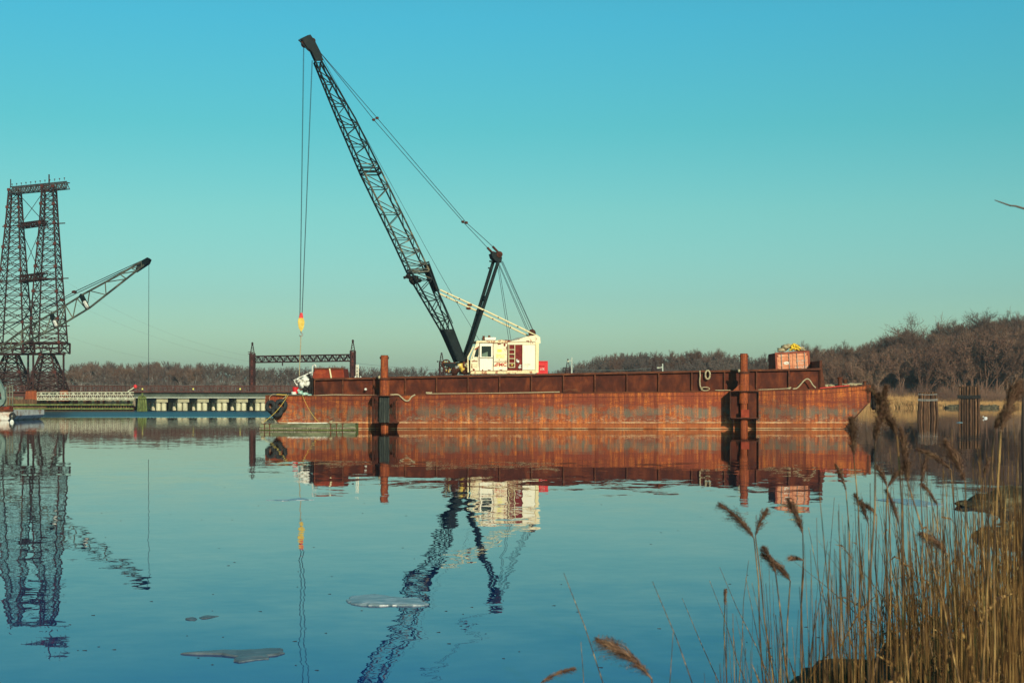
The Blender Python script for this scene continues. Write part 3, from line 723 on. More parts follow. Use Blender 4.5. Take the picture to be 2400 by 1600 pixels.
for y, x0, x1 in ((764, 128, 163), (783, 130, 155), (756, 66, 82), (708, 74, 90), (718, 72, 88)):
    MB().beam(at(x0, y, DRt-1), at(x1, y-.5, DRt-1), .13).build('cross_arm', M['lattice'], towers)
for (x0, y0, x1, y1) in ((45, 456, 100, 517), (100, 452, 48, 527), (49, 536, 94, 640), (97, 532, 52, 642), (56, 662, 86, 745), (90, 662, 58, 745)):
    for dd in (-.8, .8): MB().beam(at(x0, y0, DLt+dd), at(x1, y1, DRt+dd) if x1 > x0 else at(x1, y1, DLt+dd), .07).build('tie_rod', M['lattice'], towers)

# ------------------------------------------------------------------ rail portals and masts
pt = thing('rail_portal', 'wide brown lattice catenary portal standing across the railway bridge', 'portal', at(710, 917, 222))
for x, D, yt, yb in ((591.5, 226, 805, 828), (827, 218, 799, 822)):
    lattice(pt, [(yb, x-5, x+5), (850, x-5, x+5), (872, x-5, x+5), (894, x-5, x+5), (917, x-5, x+5)], D, 0, .10, .2, gus=False)
    MB().prism([at(x-4.5, yb+2, D-.33), at(x+4.5, yb+2, D-.33), at(x+4.5, 917, D-.33), at(x-4.5, 917, D-.33)], (0, .05, 0)).build('post_plate', M['gusset'], pt)
    b = MB()
    for a_ in (-1, 1):
        for c_ in (-1, 1): b.beam(at(x+a_*4.6, yb, D+c_*.3), at(x+a_*1.0, yt+2, D+c_*.08), .09)
    for k in range(4): b.beam(at(x-4+k*.9, yb-k*5.5, D-.3), at(x+4-k*.9, yb-k*5.5-4, D-.3), .08)
    b.build('spire', M['lattice'], pt); MB().blob(at(x, yt, D), (.18, .18, .25), 6, 0).build('finial', M['lattice'], pt)
truss(pt, at(595, 849, 226), at(823, 845.5, 218), .95, 1.2, 26, .17, .10, 'lattice')
for y in (825, 829): MB().beam(at(581, y, 225.6), at(592, y, 225.6), .10).build('cross_arm', M['lattice'], pt)
MB().beam(at(662, 850, 224), at(662, 857, 224), .16).build('hanger', M['lattice'], pt)
for x, yt, yb, D, lab in ((1035, 826, 905, 228, 'rusty lattice catenary mast seen beside the crane winch'),
                     (1331, 841, 905, 262, 'dark catenary mast right of the red tank'), (1533, 839, 905, 275, 'slim dark catenary mast before the middle hill')):
    s = thing('catenary_mast', lab, 'mast', at(x, 916, D))
    lattice(s, [(yt+22, x-4.5, x+4.5), (yt+40, x-5, x+5), (yt+58, x-5, x+5), (yb, x-5, x+5)], D, 0, .10, .18, gus=False)
    b = MB()
    for a_ in (-1, 1):
        for c_ in (-1, 1): b.beam(at(x+a_*4.2, yt+22, D+c_*.3), at(x+a_*.6, yt, D+c_*.08), .09)
    for k in range(3): b.beam(at(x-3.5+k, yt+18-k*5, D-.3), at(x+3.5-k, yt+14-k*5, D-.3), .08)
    b.build('spire', M['lattice'], s)
    MB().beam(at(x-11, yt+21, D), at(x+2, yt+20, D), .10).beam(at(x-10, yt+19, D), at(x-10, yt+23, D), .12).build('cross_arm', M['lattice'], s)
    MB().box(at(x, 905, D)-Vector((.5, .5, 2.0)), at(x, 905, D)+Vector((.5, .5, 0))).build('foot', M['concretecap'], s)
for x, yt, D, lab in ((1340, 837, 258, 'pale pole with a short arm beside the dark catenary mast'), (1553, 852, 250, 'pale lamp pole with an arm reaching left')):
    s = thing('lamp_pole', lab, 'pole', at(x, 916, D))
    MB().tube([at(x, 916, D), at(x, yt, D)], [.16, .10], 8).build('pole', M['girderlip'], s)
    e = -9 if x < 1400 else -11; MB().beam(at(x, yt+8, D), at(x+e, yt+(8 if x < 1400 else 10), D), .12).build('arm', M['girderlip'], s)
    MB().blob(at(x+e, yt+10, D), (.25, .2, .15), 6, 0).build('lamp_head', M['trusswhite'], s)
def wire(p, q, sag, lab, r=.02, group='overhead wires beyond the barge'):
    pts = [p.lerp(q, i/14)-Vector((0, 0, sag*4*(i/14)*(1-i/14))) for i in range(15)]
    tag(MB().tube(pts, r, 3).build('power_line', M['farwire']), lab, 'wire', group)
for k, (y0, y1, sg) in enumerate(((893, 891, .8), (786, 858, 1.4), (658, 835, 1.6), (700, 848, 1.2))):
    wire(at(152, y0, 219), at(590, y1, 226), sg, 'thin sagging wire from the towers to the portal, '+['lowest, just over the railing', 'second lowest', 'highest', 'second highest'][k], r=.035 if k == 0 else .008, group='wires from the towers to the portal')
for y0, y1, wl in ((893, 895, 'lower'), (850, 868, 'upper')):
    wire(at(828, y0, 218), at(1331, y1, 262), .8, wl+' of two thin wires running from the portal towards the middle hill', group='wires from the portal')
wire(at(1331, 863, 262), at(1533, 862, 275), .4, 'dark wire between the two masts in front of the middle hill', r=.05)

# ------------------------------------------------------------------ deck barge
def H_(px, py, k=0.0): return at(px, py, 100+k)
TOPS = [(622, 926), (733, 927), (850, 926), (1000, 923.5), (1240, 921), (1500, 918), (1700, 915.6), (1920, 911), (1980, 906.5), (2041, 901)]
def top_y(px):
    for (a, ya), (b_, yb) in zip(TOPS, TOPS[1:]):
        if a <= px <= b_: return ya+(yb-ya)*(px-a)/(b_-a)
    return TOPS[0][1] if px < TOPS[0][0] else TOPS[-1][1]
def deck_z(px): return EYE-(top_y(px)-HOR)*100/F
bg_ = thing('deck_barge', 'long rusty orange deck barge with a tall bulwark carrying the crane', 'barge', H_(1330, 1005))
bot = 1042
outline = [H_(x, y, .05) for x, y in TOPS]+[H_(2040, 942, .05), H_(1938, bot, .05), H_(700, bot, .05), H_(621, 957, .05)]
MB().prism(outline[::-1], (0, 10.5, 0)).build('hull', M['hull'], bg_)
# side plating
edges = [622, 728, 873, 932, 1095, 1245, 1396, 1541, 1712, 1776, 1889, 1940, 2041]
for i, (a, c) in enumerate(zip(edges, edges[1:])):
    a2, c2 = a+.3, c-.3
    top = [(a2, top_y(a2))]+[(x, y) for x, y in TOPS if a2 < x < c2]+[(c2, top_y(c2))]
    if i == 0: pts = top+[(728-.3, bot), (700, bot), (621.6, 957)]
    elif c == 2041: pts = [(a2, top_y(a2))]+[(x, y) for x, y in TOPS if a2 < x < 2040]+[(2040, 901), (2039.5, 942), (a2, bot)]
    else: pts = top+[(c2, bot), (a2, bot)]
    MB().prism([H_(x, y, 0) for x, y in pts][::-1], (0, .04, 0)).build('hull_plate', M['hull'], bg_)
# rub strakes and welded seams
for y, x0, x1, t in ((990.5, 700, 1975, .10), (1003.5, 705, 1978, .05)):
    for a, c in zip([x0, 873, 932, 1245, 1541, 1712, 1776], [873, 932, 1245, 1541, 1712, 1776, x1]):
        MB().beam(H_(a, y, -.01), H_(c-.4, y, -.01), .06, t).build('rub_strake', M['hull'], bg_)
b = MB()
for (x, y), (x2, y2) in zip(TOPS, TOPS[1:]): b.beam(H_(x, y+11, -.005), H_(x2, y2+11, -.005), .02, .03)
b.build('weld_seam', M['coaming'], bg_)
b = MB()
for (x, y), (x2, y2) in zip(TOPS, TOPS[1:]): b.beam(H_(x, y+.6, -.02), H_(x2, y2+.6, -.02), .07, .07)
b.build('deck_edge_bar', M['rail'], bg_)
# corner post at right end, slanted rake edge
MB().beam(H_(2035, 903, -.03), H_(2035, 941, -.03), .18, .06).beam(H_(2037, 942, -.03), H_(1981, 1003, -.03), .16, .06).build('corner_bar', M['rail'], bg_)
MB().beam(H_(627, 928, -.03), H_(626, 956, -.03), .14, .06).beam(H_(625, 957, -.03), H_(662, 1002, -.03), .14, .06).build('corner_bar', M['rail'], bg_)
# bulwark
KC = 0.9
def ctop(px): return 887-(px-738)*(24/1188.0)
stx = [737, 803, 876, 949.6, 1023, 1097, 1171, 1245.7, 1320.5, 1394.5, 1469.5, 1544, 1621.5, 1698, 1773, 1849, 1925]
rw = random.Random(21)
for a, c in zip(stx, stx[1:]):
    MB().prism([H_(a, top_y(a)+1, KC), H_(c-.1, top_y(c)+1, KC), H_(c-.1, ctop(c)+3, KC), H_(a, ctop(a)+3, KC)], (0, .04, 0)).build('bulwark_panel', M['coaming'], bg_)
for x in stx:
    MB().prism([H_(x-1.3, top_y(x)+1, KC-.20), H_(x+1.6, top_y(x)+1, KC-.20), H_(x+1.6, ctop(x)+4, KC-.20), H_(x-1.3, ctop(x)+4, KC-.20)], (0, .20, 0)).build('stiffener', M['rail'], bg_)
n_ = 16
for a, c in zip(stx, stx[1:]):
    j = rw.uniform(-.5, .5)
    MB().beam(H_(a, ctop(a)+1.6, KC-.02), H_(c-.05, ctop(c)+1.6+j*.6, KC-.02), .46, .13).build('top_rail', M['rail'], bg_)
MB().prism([H_(737, top_y(737)+1, KC+.05), H_(737, 886, KC+.05), H_(737, 886, KC+.12), H_(737, top_y(737)+1, KC+.12)][:2]+[H_(735, 886, KC+.05), H_(735, 928, KC+.05)], (0, 8, 0)).build('end_plate', M['coaming'], bg_)
MB().prism([H_(1927, 844.5, KC-.15), H_(1927, 863, KC-.15), H_(1935, 909, KC-.15), H_(1921, 911, KC-.15), H_(1921, 844.5, KC-.15)], (0, .35, 0)).build('end_post', M['rail'], bg_)
a_ = H_(1924, 845, KC+.2); MB().prism([(a_.x, a_.y, a_.z), (a_.x, a_.y, deck_z(1920)-.02), (a_.x+.06, a_.y, deck_z(1920)-.02), (a_.x+.06, a_.y, a_.z)], (0, 8.2, 0)).build('end_plate', M['rustdark'], bg_)
zr = H_(1330, 876, 9).z
MB().prism([at(737, 890, 109.5), at(1925, 866, 109.5), at(1925, 915, 109.5), at(737, 930, 109.5)], (0, .05, 0)).build('rear_bulwark', M['coaming'], bg_)
# spud wells
def well(x0, x1, yt, yb, grille):
    K0 = -1.35
    b = MB(); b.prism([H_(x0, yt, 0), H_(x1, yt, 0), H_(x1+1, yt, K0), H_(x0-1, yt, K0)], (0, 0, .06)); b.build('well_plate', M['rustdark'], bg_)
    b = MB(); b.prism([H_(x0, yb, 0), H_(x1, yb, 0), H_(x1+1, yb, K0), H_(x0-1, yb, K0)], (0, 0, .07)); b.build('well_plate', M['rustdark'], bg_)
    xm = (x0+x1)/2
    # lower tapering knees
    for xa in (x0+6, x1-6):
        MB().prism([H_(xa, yb+1, -.02), H_(xa, yb+1, K0+.1), H_(xa, 1010, -.02)], (.05, 0, 0)).build('knee', M['rustdark'], bg_)
    if grille:
        xs = [x0, x0+3, x0+8, x0+11, x1-15, x1-11, x1-7.5, x1-4, x1]
        for x in xs: MB().beam(H_(x, yt, -1.2), H_(x, yb, -1.2), .05).build('grille_bar', M['rustdark'], bg_)
        MB().prism([H_(x1, yt+1, -1.25), H_(x1-22, yt+1, -1.25), H_(x1-22, yt+22, -1.25)], (0, .04, 0)).build('gusset', M['coaming'], bg_)
        MB().prism([H_(x0+1, yt+1, -1.25), H_(x0+13, yt+1, -1.25), H_(x0+13, yt+14, -1.25)], (0, .04, 0)).build('gusset', M['coaming'], bg_)
        MB().prism([H_(x1, yb-1, -1.25), H_(x1-24, yb-1, -1.25), H_(x1-24, yb-22, -1.25)], (0, .04, 0)).build('gusset', M['coaming'], bg_)
        MB().prism([H_(x0+1, yb-1, -1.25), H_(x0+10, yb-1, -1.25), H_(x0+10, yb-14, -1.25)], (0, .04, 0)).build('gusset', M['coaming'], bg_)
    else:
        MB().prism([H_(x0+1, yt+1, -.55), H_(x0+21, yt+1, -.55), H_(x0+21, yb, -.55), H_(x0+1, yb, -.55)], (0, .05, 0)).build('well_panel', M['coaming'], bg_)
        MB().prism([H_(xm+9, yt+1, -1.1), H_(x1-.5, yt+1, -1.1), H_(x1-.5, yb, -1.1), H_(xm+9, yb, -1.1)], (0, .05, 0)).build('well_panel', M['coaming'], bg_)
        MB().prism([H_(xm-7, yt+42, -1.3), H_(xm+12, yt+42, -1.3), H_(xm+12, yb, -1.3), H_(xm-7, yb, -1.3)], (0, .05, 0)).build('well_panel', M['rustred'], bg_)
        for xa in (x0, x1):
            MB().prism([H_(xa, yt, 0), H_(xa, yt, K0), H_(xa, yb, K0), H_(xa, yb, 0)], (.05, 0, 0)).build('well_side', M['rustdark'], bg_)
        MB().prism([H_(x0+5, yt-.5, -.9), H_(xm-9, yt-19, -.9), H_(xm-9, yt-.5, -.9)], (0, .05, 0)).build('gusset', M['spud'], bg_)
        MB().prism([H_(x1-3, yt-.5, -.9), H_(xm+13, yt-22, -.9), H_(xm+13, yt-.5, -.9)], (0, .05, 0)).build('gusset', M['coaming'], bg_)
well(873, 935, 928, 991, True); well(1711, 1777, 917.5, 980.5, False)
def spud(x, yt, yc, K, lab, r, r2, sleeve_to):
    s = thing('spud_pile', lab, 'pile', H_(x, 1005, K))
    p = lambda y: H_(x, y, K)
    MB().tube([p(1130), p(yc), p(yt)], [r, r, r*.98], 28).build('pile', M['spud'], s, smooth=False)
    MB().tube([p(yt-.2), p(yt+.6)], r*.985, 28).build('cap', M['rustdark'], s)
    MB().tube([p(sleeve_to), p(yc+4)], [r2, r2], 28).build('sleeve', M['spud'], s)
    MB().tube([p(yc+5), p(yc+3), p(yc+1), p(yc-1)], [r2*1.03, r2*1.13, r2*1.13, r2], 28).build('collar', M['rail'], s)
    for dx in (-1, 1):
        c = p(yt+6)+Vector((dx*r, -.05, 0)); MB().blob(c, (.06, .1, .09), 8, .05).build('lifting_lug', M['rustdark'], s)
    MB().blob(p(yc-2)+Vector((-r-.08, -.1, 0)), (.09, .09, .12), 8, .1).build('lifting_lug', M['rope'], s)
spud(901, 832.5, 886, -.80, 'left rusty steel spud pile standing through the barge edge near the tyres', .26, .335, 929)
spud(1743.5, 828.5, 871, -.80, 'right rusty steel spud pile standing through the barge edge near the container', .26, .34, 945)
fb = thing('fender_block', 'dark grey rubber fender block in front of the left spud pile', 'fender', H_(900, 990, -1.6))
MB().prism([H_(889, 933, -1.5), H_(911, 933, -1.5), H_(912, 989, -1.5), H_(888.5, 989, -1.5)], (0, .16, 0)).build('facing', M['fender'], fb)
for k in range(5):
    x = 890+k*4.6; MB().prism([H_(x, 931.5, -1.56), H_(x+4.1, 931.5+(k % 2), -1.56), H_(x+4.1, 990-(k % 2), -1.56), H_(x, 990, -1.56)], (0, .05, 0)).build('fender_strip', M['fender'], fb)
MB().prism([H_(887.5, 931, -1.35), H_(913, 931, -1.35), H_(913, 933, -1.35), H_(887.5, 933, -1.35)], (0, 0, .05)).build('bracket', M['rustdark'], fb)
# bollards and deck fittings of the right end
def boll(x, y0, y1, r, K, lab):
    s = thing('bollard', lab, 'bollard', H_(x, y0, K)); p = lambda y: H_(x, y, K)
    MB().tube([p(y0+1.5), p(y1+3)], r, 14).build('stem', M['rail'], s)
    MB().tube([p(y1+3), p(y1+2.4), p(y1), p(y1-.5)], [r, r*1.3, r*1.35, r*1.2], 14).build('head', M['rail'], s)
boll(1969, 904.5, 884, .15, 1.4, 'largest rusty mooring bollard on the raised right end of the barge')
boll(1981, 903, 890, .11, 2.6, 'squat rusty bollard just right of the largest bollard')
boll(2027, 900, 893.5, .09, 1.0, 'small rusty bollard at the far right corner of the barge')
# tyres
def tyre(c, ax, R1, r, lab, flat=1.25):
    s = thing('tyre', lab, 'tyre', Vector(c)-Vector((0, 0, R1+r)), None)
    MB().torus(c, ax, R1, r, 28, 10, flat).build('tread', M['rubber'], s, smooth=True)
    axv = Vector(ax).normalized()
    for sg in (-1, 1): MB().torus(Vector(c)+axv*r*flat*.82*sg, ax, R1-.5*r, r*.28, 28, 6).build('bead', M['rubber'], s, smooth=True)
tyre(H_(635, 951.5, -.30), (-.30, -1, .05), .29, .13, 'leftmost of three black tyres hung on the barge bow')
tyre(H_(658.5, 949.5, -.34), (.10, -1, .05), .31, .14, 'right one of the two upper black tyres on the barge bow')
tyre(H_(650, 964, -.40), (-.1, -1, .35), .29, .14, 'lowest black tyre hanging between the two upper ones on the bow')
tyre(H_(2047, 938, .9), (1, -.16, .03), .52, .15, 'large black tyre hung edge on at the right end of the barge', 1.0)
# ropes
def rope(pts, r, lab, mat='rope', cat='rope', name='rope'):
    out = []
    for i in range(len(pts)-1):
        p0 = pts[max(i-1, 0)]; p1 = pts[i]; p2 = pts[i+1]; p3 = pts[min(i+2, len(pts)-1)]
        for k in range(5):
            t = k/5; out.append(0.5*((2*p1)+(p2-p0)*t+(2*p0-5*p1+4*p2-p3)*t*t+(3*p1-p0-3*p2+p3)*t*t*t))
    out.append(pts[-1])
    return tag(MB().tube(out, r, 6).build(name, M[mat], smooth=True), lab, cat)
rope([H_(x, y, -.02) for x, y in ((733, 927), (760, 925.5), (790, 924.6), (830, 925.6), (872, 925.6), (890, 926))], .035, 'pale rope lying along the deck edge left of the left spud')
rope([H_(x, y, -.08) for x, y in ((915, 925), (932, 924.5), (941, 931), (950, 938.5), (958, 938), (964, 930), (973, 924.5))], .055, 'thick pale rope sagging in a loop right of the left spud')
rope([H_(x, y, -.02) for x, y in ((1000, 922.5), (1050, 922), (1120, 921.5), (1180, 920.6), (1240, 919.6), (1312, 918))], .035, 'pale rope lying along the deck edge under the crane')
rope([H_(x, y, .1) for x, y in ((1676, 914), (1690, 914.2), (1712, 914))], .03, 'short pale rope just left of the right spud')
rope([H_(x, y, .1) for x, y in ((1777, 913), (1805, 912), (1840, 910.5), (1850, 909.5))], .03, 'pale rope from the right spud to the knotted coil')
rope([H_(x, y, .35) for x, y in ((1858, 911), (1868, 909), (1877, 900), (1885, 891), (1892, 887.5), (1898, 891), (1905, 902), (1912, 908.5))], .05, 'grey rope standing up in an arch before the bulwark')
rope([H_(x, y, .62) for x, y in ((1640, 868), (1641, 880), (1640, 890), (1640.5, 900), (1642, 907), (1647, 911.5))], .05, 'pale rope hanging straight down the bulwark near the right spud')
rope([H_(1653+10*math.cos(t*.7), 911+4*math.sin(t*.7), .3+.02*t) for t in range(18)], .035, 'flat coil of pale rope at the foot of the hanging rope', name='rope_coil')
rope([H_(1658.5+5.5*math.sin(t*.6), 878-10*math.cos(t*.6), .62) for t in range(12)], .065, 'loop of thick pale rope hung over the bulwark rail')
rope([H_(x, y, .1) for x, y in ((1921, 909.5), (1945, 907), (1960, 905.5), (1975, 904.5), (1991, 903))], .04, 'bright red hose along the raised right deck edge', 'redhose', 'hose', 'hose')
rope([H_(x, y, .1) for x, y in ((1777, 914.3), (1830, 913.2), (1880, 912.2), (1925, 910.5))], .018, 'thin red line along the deck edge right of the right spud', 'redhose', 'hose', 'hose')
s = [H_(1850+4*math.cos(t*1.1)+rw.uniform(-3, 3), 909.5+2*math.sin(t), .2) for t in range(16)]
rope(s, .04, 'knotted pale rope bundle between the container and the right spud', name='rope_bundle')
s = [H_(1005+6*math.cos(t*1.3)+rw.uniform(-2, 2), 921+1.8*math.sin(t*1.7), .15) for t in range(12)]
rope(s, .04, 'small tangled rope bundle on the deck edge below the boom foot', name='rope_bundle')
s = [H_(1338+15*math.cos(t*.9)+rw.uniform(-3, 3), 915+3.5*math.sin(t*1.9), .3) for t in range(18)]
rope(s, .035, 'tangle of rusty chain on the deck edge in the middle of the barge', 'rail', 'chain', 'chain_heap')
b = MB(); 
for i in range(9): b.blob(H_(1938+i*9.2, 905.5-i*.55, 1.6+rw.uniform(0, .8)), (.22, .3, .10+rw.uniform(0, .05)), 10, .3, i)
tag(b.build('folded_tarp', M['rope'], smooth=True), 'long pale folded tarp lying on the raised right end of the barge', 'tarp')
rope([H_(x, y, 1.2) for x, y in ((1985, 901), (2000, 899), (2012, 900), (2025, 898.5))], .04, 'pale rope end trailing between the bollards on the right end')
rope([H_(x, y, -.3) for x, y in ((634, 940), (631, 935), (633, 929), (640, 923.5), (650, 924.5), (655, 925))], .018, 'light rope holding the leftmost bow tyre')
rope([H_(x, y, -.3) for x, y in ((659, 945), (660, 939), (663, 934), (668, 931), (671, 926))], .025, 'light rope holding the right bow tyre')
rope([H_(x, y, -.35) for x, y in ((648, 924), (656, 924.3), (665, 925), (672, 924.5))], .03, 'orange brown rope lying on the bow edge above the tyres', 'yellow')
# mooring lines to the float
rope([at(x, y, D) for x, y, D in ((676, 924, 99.9), (668, 937, 99.2), (655, 955, 98.5), (638, 973, 97.8), (618, 988.5, 97))], .017, 'thin pale mooring line from the bow down to the left end of the float', 'yellow')
rope([at(x, y, D) for x, y, D in ((708, 924, 99.9), (716, 943, 99.2), (726, 962, 98.4), (738, 979, 97.9), (750, 991, 97.4))], .015, 'thin pale line from the bow to the middle of the float', 'yellow')
MBv = MB().blob(H_(857, 912, .45), (.10, .1, .09), 10, .05)
v = thing('deck_vent', 'small white vent cap on the bulwark left of the left spud', 'vent', H_(857, 915, .5))
MBv.build('cap', M['tarp'], v, smooth=True); MB().tube([H_(857, 914, .9), H_(857, 914, .5)], .05, 8).build('stub', M['rail'], v)

# ------------------------------------------------------------------ things on the left end of the barge
sk = thing('steel_skip', 'rusty steel skip with sloping ends and a pale edge strip behind the bulwark', 'skip', H_(768, 890, 3))
Kk = 2.2
MB().prism([H_(730, 905, Kk), H_(777, 905, Kk), H_(772.5, 863.5, Kk), H_(736, 863.5, Kk)], (0, 3, 0)).build('side_plate', M['rustred'], sk)
MB().prism([H_(777.5, 905, Kk+.02), H_(809, 905, Kk+.02), H_(804.5, 863.5, Kk+.02), H_(773, 863.5, Kk+.02)], (0, 3, 0)).build('side_plate', M['rustred'], sk)
MB().beam(H_(772.6, 863.3, Kk-.05), H_(777.3, 890, Kk-.05), .09).build('edge_strip', M['cream'], sk)
MB().beam(H_(735, 863.3, Kk-.03), H_(805, 863.3, Kk-.03), .10).build('rim', M['rail'], sk)
s = thing('vent_pipe', 'white hooked vent pipe above the debris heap', 'pipe', H_(733, 890, 1.5))
MB().tube([H_(x, y, 1.5) for x, y in ((731.5, 880), (732, 868), (732, 860), (733.5, 855.5), (736.5, 854), (739.5, 856), (740.5, 861))], .045, 8).build('pipe', M['tarp'], s, smooth=True)
s = thing('white_post', 'pair of thin white posts with small white cones at their foot', 'post', H_(838, 888, 2))
for x in (834.7, 839.5):
    MB().beam(H_(x, 890, 2), H_(x, 854, 2), .035 if x < 836 else .06).build('post', M['whiteclean'], s)
for y in (858, 866, 874): MB().beam(H_(834.7, y, 2), H_(839.5, y, 2), .04).build('rung', M['whiteclean'], s)
for x in (833, 845): MB().tube([H_(x, 885, 1.8), H_(x, 881, 1.8)], [.09, .02], 8).build('cone', M['tarp'], s)
# heap of gear on the bow
def heap(lab, cat, name, mat, items):
    b = MB()
    for i, (x, y, K, sx_, sz_, sd) in enumerate(items): b.blob(H_(x, y, K), (sx_, .3, sz_), 12, .45, sd, 2.2)
    return tag(b.build(name, M[mat], smooth=True), lab, cat)
heap('crumpled teal and white tarp spilling over the bow deck edge', 'tarp', 'crumpled_tarp', 'tarpteal', [(706, 920, .3, .22, .13, 1), (715, 923, .3, .26, .12, 2), (724, 926, .3, .2, .07, 3), (700, 916, .4, .12, .12, 6)])
heap('crumpled white sheeting bundled on top of the bow debris heap', 'sheeting', 'white_sheeting', 'tarp', [(715, 890, .6, .26, .26, 4), (708, 902, .5, .2, .22, 5), (720, 900, .6, .22, .2, 8), (703, 892, .6, .16, .13, 9), (698, 889, .6, .12, .08, 19)])
heap('round white float lying on top of the debris heap', 'float', 'float_ball', 'tarp', [(727.5, 874, .9, .12, .085, 11)])
heap('black bundle half buried in the bow debris heap', 'bundle', 'black_bundle', 'black', [(716, 912, .25, .2, .16, 7), (726, 908, .7, .14, .55, 12), (724, 888, .9, .12, .28, 14)])
s = thing('red_bucket', 'red and white bucket at the left foot of the debris heap', 'bucket', H_(692, 925, .2))
MB().tube([H_(692, 921, .2), H_(692.5, 907, .2)], [.16, .21], 14).build('body', M['redpaint'], s)
MB().tube([H_(689, 924, .15), H_(689, 918, .15)], [.17, .19], 14).build('base_tub', M['tarp'], s)
s = thing('pipe_bundle', 'thin pale pipes and struts sticking left out of the debris heap', 'pipes', H_(700, 920, .5))
for x0, y0, x1, y1 in ((688, 891, 712, 880), (690, 893, 699, 888), (690, 894, 697, 904), (697, 888, 696, 903), (699, 885, 714, 879), (712, 880, 722, 875)):
    MB().beam(H_(x0, y0, .5), H_(x1, y1, .6), .045).build('pipe', M['tarp'], s)
MB().prism([H_(723, 885, 1.0), H_(733, 885, 1.0), H_(734, 927, 1.0), H_(723, 927, 1.0)], (0, .5, 0)).build('shade_block', M['black'], s)  # black block standing in for the shaded end of the bulwark

# ------------------------------------------------------------------ container (built level, then tilted as in the photograph)
cn = thing('shipping_container', 'salmon orange container with ribbed double doors leaning at the right end', 'container')
cw, chh, cd = 2.42, 2.56, 3.2
MB().box((-cw/2, .02, 0), (cw/2, cd, chh-.03)).build('body', M['contdark'], cn)
for x in (-cw/2-.01, cw/2-.12): MB().box((x, -.05, 0), (x+.13, .12, chh)).build('corner_post', M['contdark'], cn)
MB().box((-cw/2+.12, -.05, chh-.14), (cw/2-.12, .10, chh)).build('header', M['contdark'], cn)
MB().box((-cw/2+.12, -.05, 0), (cw/2-.12, .10, .14)).build('sill', M['contdark'], cn)
for k in range(14):
    y = .16+k*.22
    for sx_ in (-1, 1): MB().box((sx_*cw/2-.035, y, .12), (sx_*cw/2+.035, y+.11, chh-.12)).build('side_rib', M['contdark'], cn)
for sgn in (-1, 1):
    x0, x1 = (-cw/2+.13, -.015) if sgn < 0 else (.015, cw/2-.13)
    d = MB().box((x0, -.02, .15), (x1, .02, chh-.15)).build('door', M['cont'], cn)
    for zz in (.32, .72, 1.12, 1.52, 1.92, 2.2):
        MB().prism([(x0+.08, -.022, zz), (x0+.08, -.052, zz+.03), (x0+.08, -.052, zz+.13), (x0+.08, -.022, zz+.16)], (x1-x0-.16, 0, 0)).build('rib', M['cont'], d)
    for fx in (.28, .78):
        x = x0+(x1-x0)*fx
        MB().tube([(x, -.10, .1), (x, -.10, chh-.1)], .022, 8).build('lock_bar', M['steel'], d)
        MB().box((x-.05, -.09, 1.05), (x+.16, -.06, 1.1)).build('handle', M['steel'], d)
for z in (.3, 1.3, 2.25):
    for sx_ in (-1, 1): MB().box((sx_*(cw/2-.17)-.04, -.06, z), (sx_*(cw/2-.17)+.04, -.03, z+.12)).build('hinge', M['contdark'], cn)
W['shipping_container'] = Vector((0, 0, 0))
text_mesh('lettering', 'CXDU 108977 2', M['print'], cn, (.25, -.06, 1.83), (1, 0, 0), (0, 0, 1), .10, .004, .72)
text_mesh('lettering', '22G1', M['print'], cn, (.5, -.06, 1.66), (1, 0, 0), (0, 0, 1), .09, .004)
for i, z in enumerate((1.42, 1.30, 1.18, 1.06, .94)):
    text_mesh('lettering', ['MAX GROSS  24000 KG', 'TARE   2280 KG', 'NET  21720 KG', 'CU CAP 33.2 CU M', '1172 CU FT'][i], M['print'], cn, (.14, -.06, z), (1, 0, 0), (0, 0, 1), .075, .004, .9-.05*i)
MB().poly([(-.45+.2*math.cos(t*.52), -.057, 1.78+.11*math.sin(t*.52)) for t in range(12)]).build('emblem', M['print'], cn)
text_mesh('lettering', 'CAI', M['contdark'], cn, (-.57, -.065, 1.73), (1, 0, 0), (0, 0, 1), .1, .002)
p = at(1861, 911.5, 104.4); cn.location = (p.x, p.y, p.z+.10); cn.rotation_euler = (0, R(-3.2), R(-1.5))
rw2 = random.Random(4)
def tangle(c, sx_, sz_, n, r, mat, name, lab, cat, sy=.35):
    pts = []; p = Vector((0, 0, 0)); 
    for i in range(n):
        t = i*.75; q = Vector((sx_*math.cos(t*1.3+rw2.uniform(-.5, .5))*rw2.uniform(.3, 1), sy*math.sin(t*1.7)*rw2.uniform(.3, 1), 0))
        q.z = sz_*rw2.uniform(0, 1)*(1-(abs(q.x)/sx_)**2*.8); pts.append(Vector(c)+q)
    return rope(pts, r, lab, mat, cat, name)
topc = at(1858, 820.5, 105.4)
tangle(topc+Vector((.05, -.3, -.02)), .42, .5, 46, .045, 'ropeyellow', 'yellow_rope_heap', 'tangled heap of bright yellow rope on top of the container', 'rope heap')
b = MB()
for i, (dx, dz, a, c_) in enumerate(((-.75, .05, .34, .14), (-.5, .2, .3, .18), (-.3, .3, .22, .16), (.5, .12, .3, .16), (.75, .02, .2, .07))): b.blob(topc+Vector((dx, .1, dz)), (a, .3, c_), 12, .4, i+3, 2)
tag(b.build('canvas_bundle', M['rope'], smooth=True), 'crumpled pale canvas bundle beside the yellow rope on the container', 'canvas')

